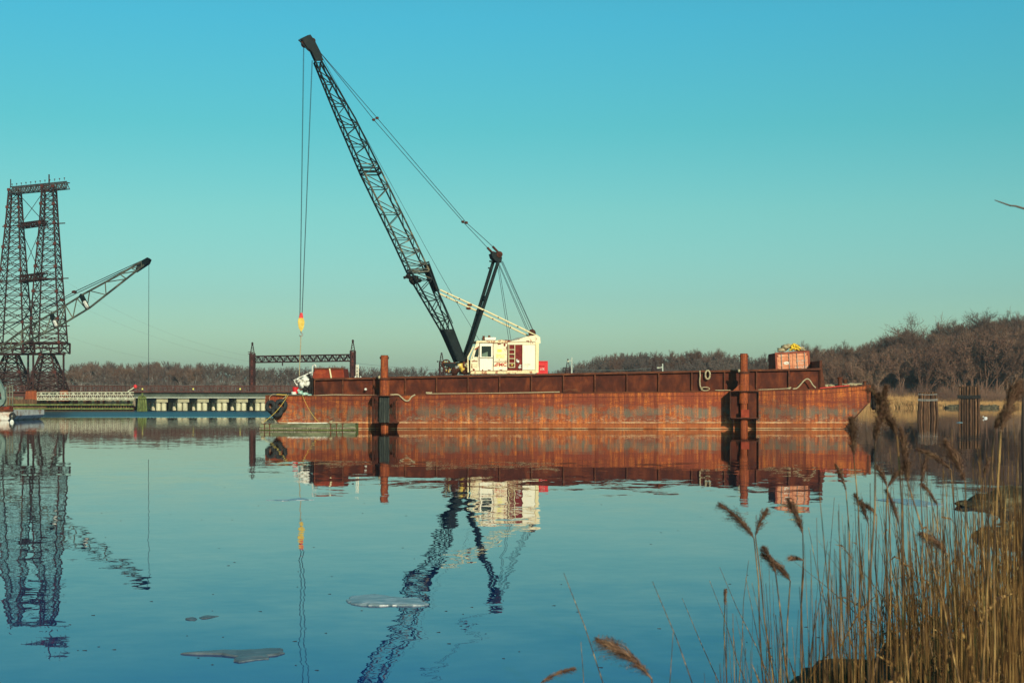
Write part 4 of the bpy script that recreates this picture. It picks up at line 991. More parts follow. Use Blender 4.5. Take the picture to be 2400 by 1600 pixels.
# ------------------------------------------------------------------ red tank
rt = thing('red_tank', 'faded red steel tank with white lettering right of the crane house', 'tank', at(1270, 915, 105.6))
RZ = lambda x, y, k=0: at(x, y, 105.2+k)
MB().prism([RZ(1257.5, 920), RZ(1284, 920), RZ(1284, 848), RZ(1282, 846), RZ(1260, 845.5), RZ(1257.5, 847)], (0, 1.1, 0)).build('body', M['redpaint'], rt)
MB().beam(RZ(1259, 857.5, -.03), RZ(1276, 857.5, -.03), .03).build('seam', M['rustred'], rt)
MB().beam(RZ(1257.5, 846.5, -.02), RZ(1284, 846.5, -.02), .05).build('rim', M['redpaint'], rt)
o = text_mesh('lettering', 'ATK', M['print'], rt, RZ(1266, 867.5, -.03), (1, 0, .02), (0, 0, 1), .16, .004, .32)

# ------------------------------------------------------------------ float beside the barge
fl = thing('work_float', 'low grey green timber work float lying against the barge bow', 'float', at(720, 1007, 96.8))
P = lambda x, y, k=0: at(x, y, 96.8+k)
MB().prism([P(609, 996), P(833, 994), P(833, 1008), P(609, 1010)], (0, 1.9, 0)).build('body', M['algae'], fl)
x = 609
for w_ in (30, 42, 38, 44, 36, 34):
    MB().prism([P(x, 993.6-(x-609)*.006, -.06), P(x+w_-.6, 993.5-(x+w_-609)*.006, -.06), P(x+w_-.6, 1001.5, -.06), P(x, 1001.8, -.06)], (0, .06, 0)).build('side_plank', M['dockwood'], fl); x += w_
MB().prism([P(608, 1002.5, -.1), P(834, 1001.8, -.1), P(834, 1005, -.1), P(608, 1006, -.1)], (0, .1, 0)).build('waterline_board', M['wood'], fl)
for i in range(18):
    x = 611+i*12.4; MB().prism([P(x, 992.8, .0), P(x+11.4, 992.8, .0), P(x+11.4, 991.8, .0), P(x, 991.8, .0)], (0, 1.8, 0)).build('deck_plank', M['wood'], fl)
MB().prism([P(674, 991.5, .2), P(767, 991.8, .2), P(767, 990, .2), P(674, 990, .2)], (0, .25, 0)).build('white_board', M['tarp'], fl)
for x in (620, 632, 775, 789, 803): MB().prism([P(x-3, 992, -.1), P(x+3, 992, -.1), P(x+3, 993.5, -.1), P(x-3, 993.5, -.1)], (0, .3, 0)).beam(P(x, 992, -.09), P(x, 1006, -.09), .05).build('rusty_cleat', M['rail'], fl)
for x in (616, 776): MB().blob(P(x, 990, .2), (.12, .12, .12), 8, .3).build('rope_knob', M['rope'], fl)

# ------------------------------------------------------------------ lattice boom crane
PSI = R(15.0); hd = Vector((-math.cos(PSI), -math.sin(PSI), 0)); nl = Vector((math.sin(PSI), -math.cos(PSI), 0))
CO = at(1160, HOR, 105.0); CO.z = 0; EC = Vector((0, 0, EYE))
def cr(px, py, w_=0.0):
    d = Vector(((px-1200)/F, 1, (HOR-py)/F)); return EC+d*((w_+(CO-EC).dot(nl))/d.dot(nl))
ck = thing('lattice_crane', 'dark lattice boom crawler crane with cream white rusty house on the barge', 'crane', cr(1160, 905))
# crawlers and turntable (mostly behind the bulwark)
zd = deck_z(1160)
for w_ in (-1.5, 1.5):
    t = MB(); c0 = cr(1110, 900, w_); c1 = cr(1238, 900, w_)
    a_ = CO+nl*w_; 
    q = [a_-hd*2.4, a_+hd*2.2]
    pts = []
    for s_, (o_, sg) in enumerate(((q[0], -1), (q[1], 1))):
        for k in range(7):
            an = R(-90+30*k)*1; pts.append(o_+hd*sg*.45*math.cos(an)+Vector((0, 0, zd+.47+.45*math.sin(an)*(1 if sg > 0 else -1))))
    t.prism([p_-nl*.3 for p_ in pts], nl*.6); t.build('crawler_track', M['black'], ck)
t = MB(); t.tube([CO+Vector((0, 0, zd+.8)), CO+Vector((0, 0, zd+1.25))], 1.1, 24); t.build('turntable', M['rustdark'], ck)
# machinery house
hw = 1.42
def pr(pts, w_, d_, name, mat, parent=ck): return MB().prism([cr(x, y, w_) for x, y in pts], nl*(-d_)).build(name, M[mat], parent)
house = pr([(1156, 870), (1255, 870), (1256, 802), (1156, 804)], hw-.04, 2*hw-.08, 'house_body', 'white')
pr([(1103, 876), (1255, 875), (1255, 868.5), (1103, 868.5)], hw+.03, 2*hw+.06, 'base_sill', 'whiterust')
pr([(1156.3, 868.3), (1189.2, 868.3), (1189.2, 804.5), (1156.3, 804.5)], hw+.01, .05, 'side_panel', 'white')
pr([(1189.6, 868), (1224, 868), (1224, 807.5), (1189.6, 807.5)], hw-.02, .06, 'engine_bay', 'redin')
pr([(1224.3, 866.5), (1254, 866.2), (1254, 808), (1224.3, 808)], hw+.05, .06, 'sliding_door', 'whiteclean')
pr([(1189.6, 807.6), (1255, 807), (1255, 800.5), (1189.6, 801.5)], hw+.02, .06, 'header_panel', 'white')
pr([(1189.6, 801.5), (1210, 797), (1237, 787.5), (1260, 785.5), (1266, 790), (1267, 804), (1255, 806)], hw+.0, 2*hw, 'roof_hump', 'white')
pr([(1116, 802.5), (1190, 803.6), (1190, 798.8), (1175, 795.8), (1160, 798), (1117, 798.3)], hw+.06, 2*hw+.1, 'roof_edge', 'whiterust')
pr([(1255, 874), (1262, 873), (1263.5, 802), (1255, 803)], hw+.06, .5, 'corner_post', 'cream')
pr([(1254, 872), (1262, 872), (1262, 800), (1254, 800)], hw-.45, 2*hw-.9, 'counterweight', 'whiterust')
for i in range(3): pr([(1157+i*10.7, 866), (1166.6+i*10.7, 866), (1166.6+i*10.7, 860.5), (1157+i*10.7, 860.5)], hw+.03, .02, 'vent_louvre', 'whiteclean')
pr([(1166, 825), (1176, 825), (1176, 818), (1166, 818)], hw+.03, .02, 'yellow_notice', 'yellowsign')
pr([(1162.5, 838.5), (1183, 838.5), (1183, 828.5), (1162.5, 828.5)], hw+.03, .02, 'faded_notice', 'palesign')
xh = (cr(1180, 860, hw)-cr(1160, 860, hw)).normalized()
text_mesh('lettering', 'FMC', M['orange_text'], ck, cr(1163.5, 858.6, hw+.015), xh, (0, 0, 1), .27, .008, .74, bold=.035)
pr([(1157.5, 858.5), (1162.5, 858.5), (1162.5, 851.5)], hw+.02, .01, 'emblem', 'orange_text')
text_mesh('lettering', 'Link-Belt', M['greytext'], ck, cr(1227, 855.3, hw+.055), xh, (0, 0, 1), .11, .004, .52)
text_mesh('lettering', 'LS-118', M['greytext'], ck, cr(1228, 859.6, hw+.055), xh, (0, 0, 1), .07, .004, .32)
# ladder over the engine bay
for x in (1192.6, 1206.5): MB().beam(cr(x, 861, hw+.12), cr(x, 805.5, hw+.12), .045).build('ladder_rail', M['cream'], ck)
for y in (860.5, 851, 840, 829.5, 819): MB().beam(cr(1192.6, y, hw+.12), cr(1206.5, y, hw+.12), .04).build('ladder_rung', M['cream'], ck)
for i, (x, y, s_) in enumerate(((1214, 847, .11), (1218, 861, .10), (1200, 855, .08), (1211, 843, .06), (1219, 856, .07))):
    MB().blob(cr(x, y, hw+.05), (s_*1.2, .08, s_*.8), 8, .3, i).build('engine_part', M['tarp' if i != 2 else 'yellow'], ck, smooth=True)
# operator cab
ca = bpy.data.objects.new('cab', None)
wi = hw-.92
def panel(ptso, ptsi, w_, d_, name, mat, parent):
    """frame with a hole: quads between two outlines"""
    b = MB(); n = len(ptso); o = [cr(x, y, w_) for x, y in ptso]; i_ = [cr(x, y, w_) for x, y in ptsi]
    for k in range(n):
        j = (k+1) % n; b.prism([o[k], o[j], i_[j], i_[k]], nl*(-d_))
    return b.build(name, M[mat], parent)
cab = pr([(1124, 868.3), (1155.6, 868.3), (1155.6, 838.5), (1124, 838.5)], hw, .05, 'cab_door', 'whiteclean')
panel([(1124.6, 838.2), (1155, 838.2), (1155, 804.5), (1124.6, 804.5)], [(1128.5, 836), (1151.3, 836), (1151.3, 811), (1128.5, 811)], hw, .05, 'window_frame', 'whiteclean', cab)
MB().prism([cr(x, y, hw-.03) for x, y in ((1128.3, 836.2), (1151.5, 836.2), (1151.5, 810.8), (1128.3, 810.8))], nl*(-.015)).build('window_pane', M['glass'], cab)
pr([(1130, 835.5), (1143, 835.5), (1143, 824), (1130, 829)], hw-.025, .01, 'seat_back', 'inside')
pr([(1103.5, 868.3), (1123.6, 868.3), (1123.6, 838), (1110, 838), (1103.5, 843)], hw, .05, 'cab_side', 'white')
panel([(1108, 838), (1123.6, 838), (1123.6, 803.5), (1116, 803.5)], [(1111, 836.3), (1122, 836.3), (1122.4, 812), (1115.5, 820)], hw, .05, 'window_frame', 'white', ck)
pr([(1110.8, 836.5), (1122.3, 836.5), (1122.5, 811.8), (1115.3, 820)], hw-.03, .015, 'window_pane', 'glass')
pr([(1112, 818), (1123.5, 810), (1123.5, 814), (1113, 821)], hw+.01, .02, 'rust_patch', 'rustred')
pr([(1103, 868), (1105, 868), (1105, 840), (1119, 803), (1116, 803), (1103, 840)], hw-.9, .05, 'cab_side', 'white')
pr([(1116, 803.5), (1155.5, 803.5), (1155.5, 801), (1118, 801)], hw, .95, 'cab_roof', 'whiterust')
for (xa, ya, xb, yb) in ((1103.5, 868, 1103.5, 842), (1103.5, 842, 1117, 803.5)):
    for w_ in (hw-.03, wi+.03): MB().beam(cr(xa, ya, w_), cr(xb, yb, w_), .07).build('cab_pillar', M['cream'], ck)
g_ = MB(); g_.prism([cr(1103.8, 842, hw-.05), cr(1103.8, 842, wi+.05), cr(1117, 804, wi+.05), cr(1117, 804, hw-.05)], hd*-.015); g_.build('windscreen', M['glass'], ck)
g_ = MB(); g_.prism([cr(1103.8, 868, hw-.05), cr(1103.8, 868, wi+.05), cr(1103.8, 842, wi+.05), cr(1103.8, 842, hw-.05)], hd*-.03); g_.build('cab_front', M['whiterust'], ck)
pr([(1096, 872), (1099, 872), (1098, 838), (1111, 812), (1109, 811), (1095.5, 836)], hw-.2, .04, 'guard_rail', 'cream')
for y in (846, 853, 858): MB().beam(cr(1106, y, hw+.03), cr(1119, y, hw+.03), .05).build('grab_bar', M['rustred' if y == 846 else 'cream'], ck)
for xa, ya, xb, yb in ((1123.9, 868, 1123.9, 804), (1155.9, 868, 1155.9, 804), (1189.4, 868, 1189.4, 804.5), (1104, 868.6, 1189, 868.6), (1124, 838.4, 1155, 838.4), (1156.5, 804.2, 1189, 804.2), (1224.1, 867, 1224.1, 808), (1156.5, 847, 1189, 847), (1190, 801.8, 1255, 801)):
    MB().beam(cr(xa, ya, hw+.035), cr(xb, yb, hw+.035), .028).build('panel_joint', M['rail'], ck)
for x in (1121.8, 1157.6): MB().tube([cr(x, 858, hw+.09), cr(x, 832, hw+.09)], .018, 6).build('grab_rail', M['whiteclean'], ck)
for i, (x, y, w2, h2) in enumerate(((1110, 866, 5, 3), (1131, 866.5, 3, 2), (1146, 867, 7, 1.5), (1172, 866.5, 8, 1.8), (1168, 806, 9, 1.8), (1182, 808, 5, 4), (1187, 815, 2, 6), (1106, 858, 2, 9), (1150, 803, 6, 1.5), (1236, 799, 9, 1.5), (1256, 836, 1.6, 14))):
    MB().blob(cr(x, y, hw+.012), (w2*.018, .02, h2*.018), 10, .5, i, 3).build('rust_patch', M['rustred'], ck)
# roof box and beacons
pr([(1137, 796.5), (1161, 796.5), (1162.5, 790.5), (1136.5, 790.5)], .6, 1.0, 'roof_box', 'whiteclean')
for x, y in ((1133.5, 787), (1146.5, 786)): MB().tube([cr(x, y+10, .3), cr(x, y, .3)], [.07, .09], 8).build('beacon', M['rail'], ck)
b = MB(); 
for i in range(6): b.blob(cr(1172+i*5, 799+abs(i-2)*.6, .9), (.16, .3, .09), 8, .4, i)
b.build('rust_flake', M['rustred'], ck, smooth=True)
# front deck machinery between boom foot and fairlead
pr([(1040, 852), (1092, 849), (1092, 861), (1060, 861), (1044, 856)], .35, .5, 'front_beam', 'boom')
pr([(1085, 876), (1104, 876), (1104, 846), (1092, 838), (1085, 846)], .6, 1.2, 'boom_foot_mount', 'rustdark')
for x, y, r_ in ((1046, 853, .30), (1052, 862, .36)):
    for w_ in (-.18, .18): MB().torus(cr(x, y, w_), nl, r_, .045, 18, 6).build('sheave', M['rustdark'], ck)
    m_ = MB()
    for k in range(4):
        an = math.pi*k/4; dv = (hd*math.cos(an)+Vector((0, 0, math.sin(an))))*r_; m_.beam(cr(x, y, 0)-dv, cr(x, y, 0)+dv, .06)
    m_.build('sheave_spoke', M['yellow'], ck)
for xa, ya, xb, yb in ((1035, 850, 1046, 874), (1058, 852, 1046, 874), (1035, 850, 1090, 851)):
    MB().beam(cr(xa, ya, .25), cr(xb, yb, .25), .09).build('fairlead_arm', M['rustdark'], ck)
for i, (x, y, s_, m_) in enumerate(((1080, 858, .22, 'yellow'), (1084, 866, .2, 'yellow'), (1070, 861, .14, 'steel'), (1076, 857, .12, 'tarp'), (1092, 856, .18, 'cream'), (1088, 872, .2, 'rustdark'), (1066, 870, .3, 'rustdark'))):
    MB().blob(cr(x, y, .5), (s_, .2, s_*.9), 10, .35, i).build('winch_part', M[m_], ck, smooth=True)
# boom: four chords following the outline seen in the photograph
FRT = [(740.5, 140), (798, 277), (851, 400), (928.5, 560), (966, 642), (1043, 774), (1075, 848)]
REA = [(755, 140), (833, 277), (893, 400), (971, 560), (1008.5, 640), (1060, 765), (1092, 846)]
def ptab(tab, t):
    k = t*(len(tab)-1); i = min(int(k), len(tab)-2); u = k-i
    return tab[i][0]+(tab[i+1][0]-tab[i][0])*u, tab[i][1]+(tab[i+1][1]-tab[i][1])*u
HWB = [.36, .62, .70, .72, .72, .70, .62]
def hwb(t):
    k = t*6; i = min(int(k), 5); return HWB[i]+(HWB[i+1]-HWB[i])*(k-i)
def chord_pt(rear, side, t):
    x, y = ptab(REA if rear else FRT, t)
    p_ = cr(x, y, HWB[3]*.97)                      # the near face as seen
    c_ = p_-nl*HWB[3]*.97
    return c_+nl*side*hwb(t)
boom = MB(); a_ = [chord_pt(0, 1, 1.0), chord_pt(1, 1, 1.0), chord_pt(1, 1, .845), chord_pt(0, 1, .83)]
boomo = MB().prism(a_, nl*.03).build('boom', M['boom'], ck)
a_ = [chord_pt(0, -1, 1.0), chord_pt(1, -1, 1.0), chord_pt(1, -1, .845), chord_pt(0, -1, .83)]
MB().prism(a_, nl*-.03).build('side_plate', M['boom'], boomo)
MB().prism([chord_pt(0, 1, .83), chord_pt(0, -1, .83), chord_pt(0, -1, .99), chord_pt(0, 1, .99)], nl.cross(Vector((0, 0, 1)))*.03).build('front_plate', M['boom'], boomo)
SEG = [0, .333, .655, 1.0]; mts = ['boom', 'boomw', 'boom']
for k in range(3):
    for rear in (0, 1):
        for side in (-1, 1):
            ts = [SEG[k]+(SEG[k+1]-SEG[k])*i/8 for i in range(9)]
            mt = 'boom' if (k != 1 or side < 0) else 'boomw'
            MB().tube([chord_pt(rear, side, t) for t in ts], .062 if rear else .068, 6).build('chord', M[mt], boomo)
NP = 27; t0, t1 = .0, .84
for i in range(NP):
    ta, tb = t0+(t1-t0)*i/NP, t0+(t1-t0)*(i+1)/NP; mt = 'boomw' if .30 < ta < .66 else 'boom'
    for side in (-1, 1):
        a_, c_ = (0, 1) if i % 2 else (1, 0)
        m_ = MB().beam(chord_pt(a_, side, ta), chord_pt(c_, side, tb), .055)
        if i % 2 == 0: m_.beam(chord_pt(0, side, ta), chord_pt(1, side, ta), .05)
        m_.build('lacing', M[mt if side > 0 else 'boom'], boomo)
    for rear in (0, 1):
        a_, c_ = (-1, 1) if i % 2 else (1, -1)
        m_ = MB().beam(chord_pt(rear, a_, ta), chord_pt(rear, c_, tb), .05)
        if i % 2 == 0: m_.beam(chord_pt(rear, -1, ta), chord_pt(rear, 1, ta), .05)
        m_.build('lacing', M[mt], boomo)
for t in (.325, .337, .645, .657):
    for a_, c_ in (((0, 1), (1, 1)), ((0, -1), (1, -1)), ((0, 1), (0, -1)), ((1, 1), (1, -1))):
        MB().beam(chord_pt(*a_, t), chord_pt(*c_, t), .085).build('splice_bar', M['boom' if t < .6 else 'boomw'], boomo)
# boom head
def hp(x, y, w_): return cr(x+5.0, y, w_)
for sg in (-1, 1):
    MB().prism([cr(x+(3 if sg > 0 else -2), y, .33*sg) for x, y in ((738, 144), (755, 142), (749, 124), (737, 100), (725, 82), (704, 92), (717, 112), (728, 122))], nl*.035*sg).build('head_plate', M['boom'], boomo)
MB().prism([cr(x, y, .34) for x, y in ((706, 93), (727, 81), (730, 86), (712, 96))], nl*-.68).build('head_plate', M['boom'], boomo)
for x, y, r_ in ((714, 104, .26), (733, 96, .2), (727, 115, .2)):
    for w_ in (-.18, 0, .18): MB().tube([cr(x, y, w_-.04), cr(x, y, w_+.04)], r_, 18).build('sheave', M['rustdark' if x != 714 else 'rail'], boomo)
for x in (701, 700): MB().tube([cr(701, 95, -.36), cr(701, 95, .36)], .06, 8).build('guard_pin', M['boom'], boomo)
MB().beam(cr(701, 95, .3), cr(722, 118, .3), .07).beam(cr(701, 95, -.3), cr(722, 118, -.3), .07).build('guard_bar', M['boom'], boomo)
# fairing tube on the rear chord, spotlight cluster on the front chord, side rod
MB().tube([cr(998, 620, .1), cr(1021, 684, .1)], .17, 16).build('stowed_jib_tube', M['boom'], boomo, smooth=False)
MB().tube([cr(1004, 618, .55), cr(1027, 682, .55)], .10, 12).build('stowed_jib_tube', M['boom'], boomo)
MB().beam(cr(986, 620, .6), cr(1006, 614, .6), .12).beam(cr(986, 620, -.3), cr(1006, 614, -.3), .12).build('tube_bracket', M['boom'], boomo)
MB().tube([cr(1005, 616, .75), cr(1031, 690, .75), cr(1061, 758, .75)], .03, 6).build('side_rod', M['boom'], boomo)
for i, (x, y, s_) in enumerate(((958, 648, .2), (966, 655, .26), (975, 652, .2), (983, 657, .16), (968, 663, .18))):
    MB().blob(cr(x, y, .2), (s_, .3, s_*.85), 10, .3, i).build('pulley_unit', M['black'], boomo)
MB().tube([cr(946, 651, .2), cr(956, 648, .2)], .10, 10).build('lamp', M['black'], boomo)
# gantry mast
gm = MB().tube([cr(1092, 838, .55), cr(1108, 795, .55), cr(1168, 612, .38)], [.13, .13, .12], 8).build('gantry_mast', M['boom'], ck)
MB().tube([cr(1086, 838, -.45), cr(1101, 795, -.45), cr(1158, 607, -.28)], [.13, .13, .12], 8).build('mast_leg', M['boom'], gm)
MB().tube([cr(1092, 838, .25), cr(1104, 800, .3)], .11, 8).build('mast_leg', M['boom'], gm)
for (xa, ya, xb, yb) in ((1098, 828, 1092, 826), (1137, 706, 1130, 700), (1139, 698, 1132, 694)):
    MB().beam(cr(xa, ya, .5), cr(xb, yb, -.4), .14).build('mast_tie', M['boom'], gm)
pr([(1152, 594), (1160, 590), (1172, 594), (1177, 604), (1175, 615), (1164, 613), (1155, 604)], .42, .84, 'mast_head', 'boom', gm)
for w_, (x, y), (x2, y2) in ((.42, (1154.5, 577.5), (1172, 596)), (-.42, (1142, 580), (1157, 596))):
    MB().beam(cr(x, y, w_), cr(x2, y2, w_), .20, .12).build('bridle_link', M['rustdark'], gm)
    MB().tube([cr(x2-1, y2, w_-.1), cr(x2-1, y2, w_+.1)], .22, 14).build('sheave', M['rustdark'], gm)
for x, y in ((1150, 612), (1147, 628)): MB().beam(cr(x-3, y, .1), cr(x+4, y+1, .1), .1).build('mast_lug', M['boom'], gm)
# backstops
for w_, pa, pb in ((.70, (1031, 679), (1259, 787)), (-.70, (1030, 688), (1238, 787))):
    k = MB().tube([cr(*pa, w_), cr((pa[0]+pb[0])/2, (pa[1]+pb[1])/2-1.2, w_), cr(*pb, w_)], .065, 8).build('backstop', M['cream'], ck)
    q = .31 if w_ > 0 else .33; x = pa[0]+(pb[0]-pa[0])*q; y = pa[1]+(pb[1]-pa[1])*q
    MB().blob(cr(x, y+2, w_), (.2, .12, .1), 8, .2).build('rusty_joint', M['rail'], k)
    for u in (.08, .2, .45, .6, .8): MB().blob(cr(pa[0]+(pb[0]-pa[0])*u, pa[1]+(pb[1]-pa[1])*u, w_+.06), (.06, .04, .05), 6, 0).build('bolt', M['rail'], k)
for w_ in (-.5, 0, .5): MB().tube([cr(1247, 780, w_-.08), cr(1247, 780, w_+.08)], .27, 18).build('rear_sheave', M['rustdark'], ck)
MB().prism([cr(x, y, .75) for x, y in ((1238, 790), (1243, 772), (1252, 773), (1259, 790))], nl*-.06).build('rear_bracket', M['rustdark'], ck)
# wire ropes
def cable(p, q, r=.017, sag=.0, name='wire_rope'):
    n = 1 if sag == 0 else 10
    MB().tube([p.lerp(q, i/n)-Vector((0, 0, sag*4*(i/n)*(1-i/n))) for i in range(n+1)], r, 5).build(name, M['cable'], ck)
for w_, pts in ((.38, ((744, 116), (884, 277), (1093, 522), (1154.5, 577.5))), (-.42, ((741, 112), (876, 281), (1085, 520), (1142, 580)))):
    for p_, q_ in zip(pts, pts[1:]): cable(cr(*p_, w_), cr(*q_, w_), .022, name='pendant_line')
    for x, y in pts[1:3]: MB().blob(cr(x, y, w_), (.13, .08, .10), 8, .1).build('pendant_socket', M['rustdark'], ck)
for p_, q_, w_ in (((1176, 612), (1249, 775), .35), ((1174, 612), (1245, 777), .28), ((1178, 612), (1251, 776), .42), ((1170, 618), (1239, 776), -.3), ((1168, 618), (1236, 777), -.36),
                   ((1166, 620), (1192.5, 797), 0), ((1169, 620), (1197.5, 797), .05)):
    cable(cr(*p_, w_), cr(*q_, w_), .017)
cable(cr(748, 122, 0), cr(1002, 588, 0), .014, 0); cable(cr(1002, 588, 0), cr(1124, 798, 0), .014, .1)
# hoist ropes, block and the pale sling below it
for x0, y0, x1, y1, w_ in ((712.6, 110, 703.5, 738, .1), (711, 110, 702.5, 738, -.1), (731, 142, 707.5, 738, .05), (732.5, 142, 708.5, 738, -.1)):
    cable(cr(x0, y0, w_), cr(x1, y1, w_), .014, name='hoist_rope')
hb = thing('hook_block', 'yellow crane hook block with red top hanging from the boom tip', 'hook block', cr(705.5, 785))
MB().prism([cr(x, y, .14) for x, y in ((700, 745), (711, 745), (714, 754), (712, 768), (706, 778), (700, 768), (698, 754))], nl*-.06).build('cheek_plate', M['yellow'], hb)
MB().prism([cr(x, y, -.06) for x, y in ((700, 745), (711, 745), (714, 754), (712, 768), (706, 778), (700, 768), (698, 754))], nl*-.06).build('cheek_plate', M['yellow'], hb)
MB().tube([cr(706, 757, -.08), cr(706, 757, .1)], .21, 16).build('sheave', M['rustdark'], hb)
MB().prism([cr(x, y, .1) for x, y in ((703, 733), (709, 733), (711, 745), (701, 745))], nl*-.2).build('swivel_top', M['redpaint'], hb)
MB().tube([cr(x, y, 0) for x, y in ((705.5, 776), (706, 780), (709, 783), (708, 787), (704, 788), (702, 785))], .045, 8).build('hook', M['steel'], hb, smooth=True)
rope([cr(705.5, 786), cr(704, 820), cr(702.5, 850), cr(701.5, 882)], .034, 'pale yellow sling hanging straight down from the crane hook', 'rope', 'sling', 'sling')

# ------------------------------------------------------------------ second crane barge at the left edge
Q = lambda x, y, k=0: at(x, y, 134+k)
wb = thing('work_barge', 'white and rusty work barge cut by the left edge with a black tyre', 'barge', Q(-60, 985))
MB().prism([Q(-330, 984.5), Q(18, 984.5), Q(30, 974), Q(30, 962), Q(-330, 962)], (0, 9, 0)).build('hull', M['hulltwo'], wb)
MB().beam(Q(-330, 961.5, -.05), Q(31, 961.5, -.05), .2).build('deck_edge', M['rail'], wb)
for x in (2, 9, 16, 23): MB().blob(Q(x, 956.5, .8), (.28, .3, .2), 8, .4, x).build('deck_gear', M['rail'], wb, smooth=True)
MB().prism([Q(8, 961), Q(22, 961), Q(22, 952), Q(10, 954)], (0, 1, 0)).build('winch', M['rustred'], wb)
tyre(Q(29, 974, -.2), (-.1, -1, .02), .22, .10, 'small black tyre on the white work barge at the left edge')
s = thing('white_buoy', 'white fender buoy at the waterline under the left work barge', 'buoy', at(28, 990, 125))
MB().blob(at(28, 992, 125), (.20, .2, .33), 12, .03).build('float_body', M['tarp'], s, smooth=True); MB().tube([at(28, 984, 125), at(28, 975, 130)], .03, 5).build('line', M['rope'], s)
PS2 = R(14); CD = 134
sc2 = thing('second_crane', 'smaller lattice boom crane with pale boom reaching right behind the towers', 'crane', Q(-90, 955, 3))
def c2(x, y, w_=0.0):
    D = 137+(x+60)*(-16.0/410)-w_; return at(x+ w_*0, y, D)
TOPB = [(-45, 832), (10, 805), (59, 771), (140, 724), (198, 688), (277, 645), (332, 613)]
BOTB = [(-42, 840), (14, 822), (70, 797), (138, 765), (209, 722), (312, 641), (338, 621)]
b2 = None; WB2 = [.3, .55, .7, .7, .7, .5, .35]
def bp2(low, side, t):
    x, y = ptab(BOTB if low else TOPB, t); k = t*6; i = min(int(k), 5); hw_ = WB2[i]+(WB2[i+1]-WB2[i])*(k-i)
    return c2(x, y, side*hw_)
bo2 = MB().prism([c2(322, 616, .4), c2(345, 603, .4), c2(350, 607, .4), c2(346, 617, .4), c2(316, 637, .4)], (0, .8, 0)).build('boom', M['boom'], sc2)
for low in (0, 1):
    for side in (-1, 1): MB().tube([bp2(low, side, i/24) for i in range(25)], .09, 5).build('chord', M['boomtwo'], bo2)
for i in range(26):
    ta, tb = i/26, (i+1)/26; m_ = MB()
    for side in (-1, 1):
        m_.beam(bp2(i % 2, side, ta), bp2(1-i % 2, side, tb), .07)
    m_.beam(bp2(0, -1 if i % 2 else 1, ta), bp2(0, 1 if i % 2 else -1, tb), .06); m_.build('lacing', M['boomtwo'], bo2)
for x0, y0, x1, y1 in ((190, 691, 205, 722), (121, 737, 132, 766)):
    MB().beam(c2(x0, y0, .75), c2(x1, y1, .75), .30).build('splice_plate', M['boom'], bo2)
    MB().beam(c2((x0+x1)/2, (y0+y1)/2, .93), c2(x1, y1-2, .93), .18).build('splice_mark', M['tarp'], bo2)
for pts in (((330, 612), (174, 684), (30, 762), (-60, 800)), ((325, 618), (146, 703), (59, 744), (-60, 812))):
    for p_, q_ in zip(pts, pts[1:]): MB().tube([c2(*p_), c2(*q_)], .035, 4).build('pendant_line', M['cable'], bo2)
    MB().blob(c2(*pts[1]), (.25, .1, .14), 6, 0).build('pendant_socket', M['rustdark'], bo2)
MB().tube([c2(349, 612), c2(348, 905)], .02, 4).build('hoist_rope', M['cable'], sc2)
MB().prism([Q(-150, 935, 2), Q(-45, 935, 2), Q(-45, 860, 2), Q(-150, 850, 2)], (0, 3.2, 0)).build('house_body', M['hulltwo'], sc2)
MB().prism([Q(-160, 960, 2), Q(-30, 960, 2), Q(-30, 936, 2), Q(-160, 936, 2)], (0, 3.4, 0)).build('crawler_track', M['black'], sc2)
MB().beam(Q(-45, 838, 3), Q(-45, 870, 3), .4).beam(Q(-60, 870, 3), Q(-60, 790, 3), .3).build('boom_foot_mount', M['boom'], sc2)
af = thing('green_frame', 'pale green steel A frame at the left edge above the work barge', 'frame', Q(0, 955, -.5))
MB().prism([Q(-12, 888, .5), Q(-4, 888, .5), Q(10, 916, .5), Q(12, 936, .5), Q(4, 936, .5), Q(2, 918, .5)], (0, .5, 0)).build('inclined_leg', M['greenpaint'], af)
MB().prism([Q(-14, 936, .5), Q(12, 936, .5), Q(8, 946, .5), Q(-14, 962, .5)], (0, .5, 0)).build('base_bracket', M['greenpaint'], af)
MB().beam(Q(-4, 910, .6), Q(8, 924, .6), .14).build('cross_bar', M['greenpaint'], af)
s = thing('deck_rack', 'thin pipe rack standing beside the green frame', 'rack', Q(23, 955))
for x in (16, 23, 29.5): MB().beam(Q(x, 962, 1), Q(x, 902, 1), .09).build('rack_post', M['boomtwo'], s)
for y in (906, 918, 930): MB().beam(Q(14, y, 1), Q(31, y, 1), .07).build('rack_rail', M['boomtwo'], s)

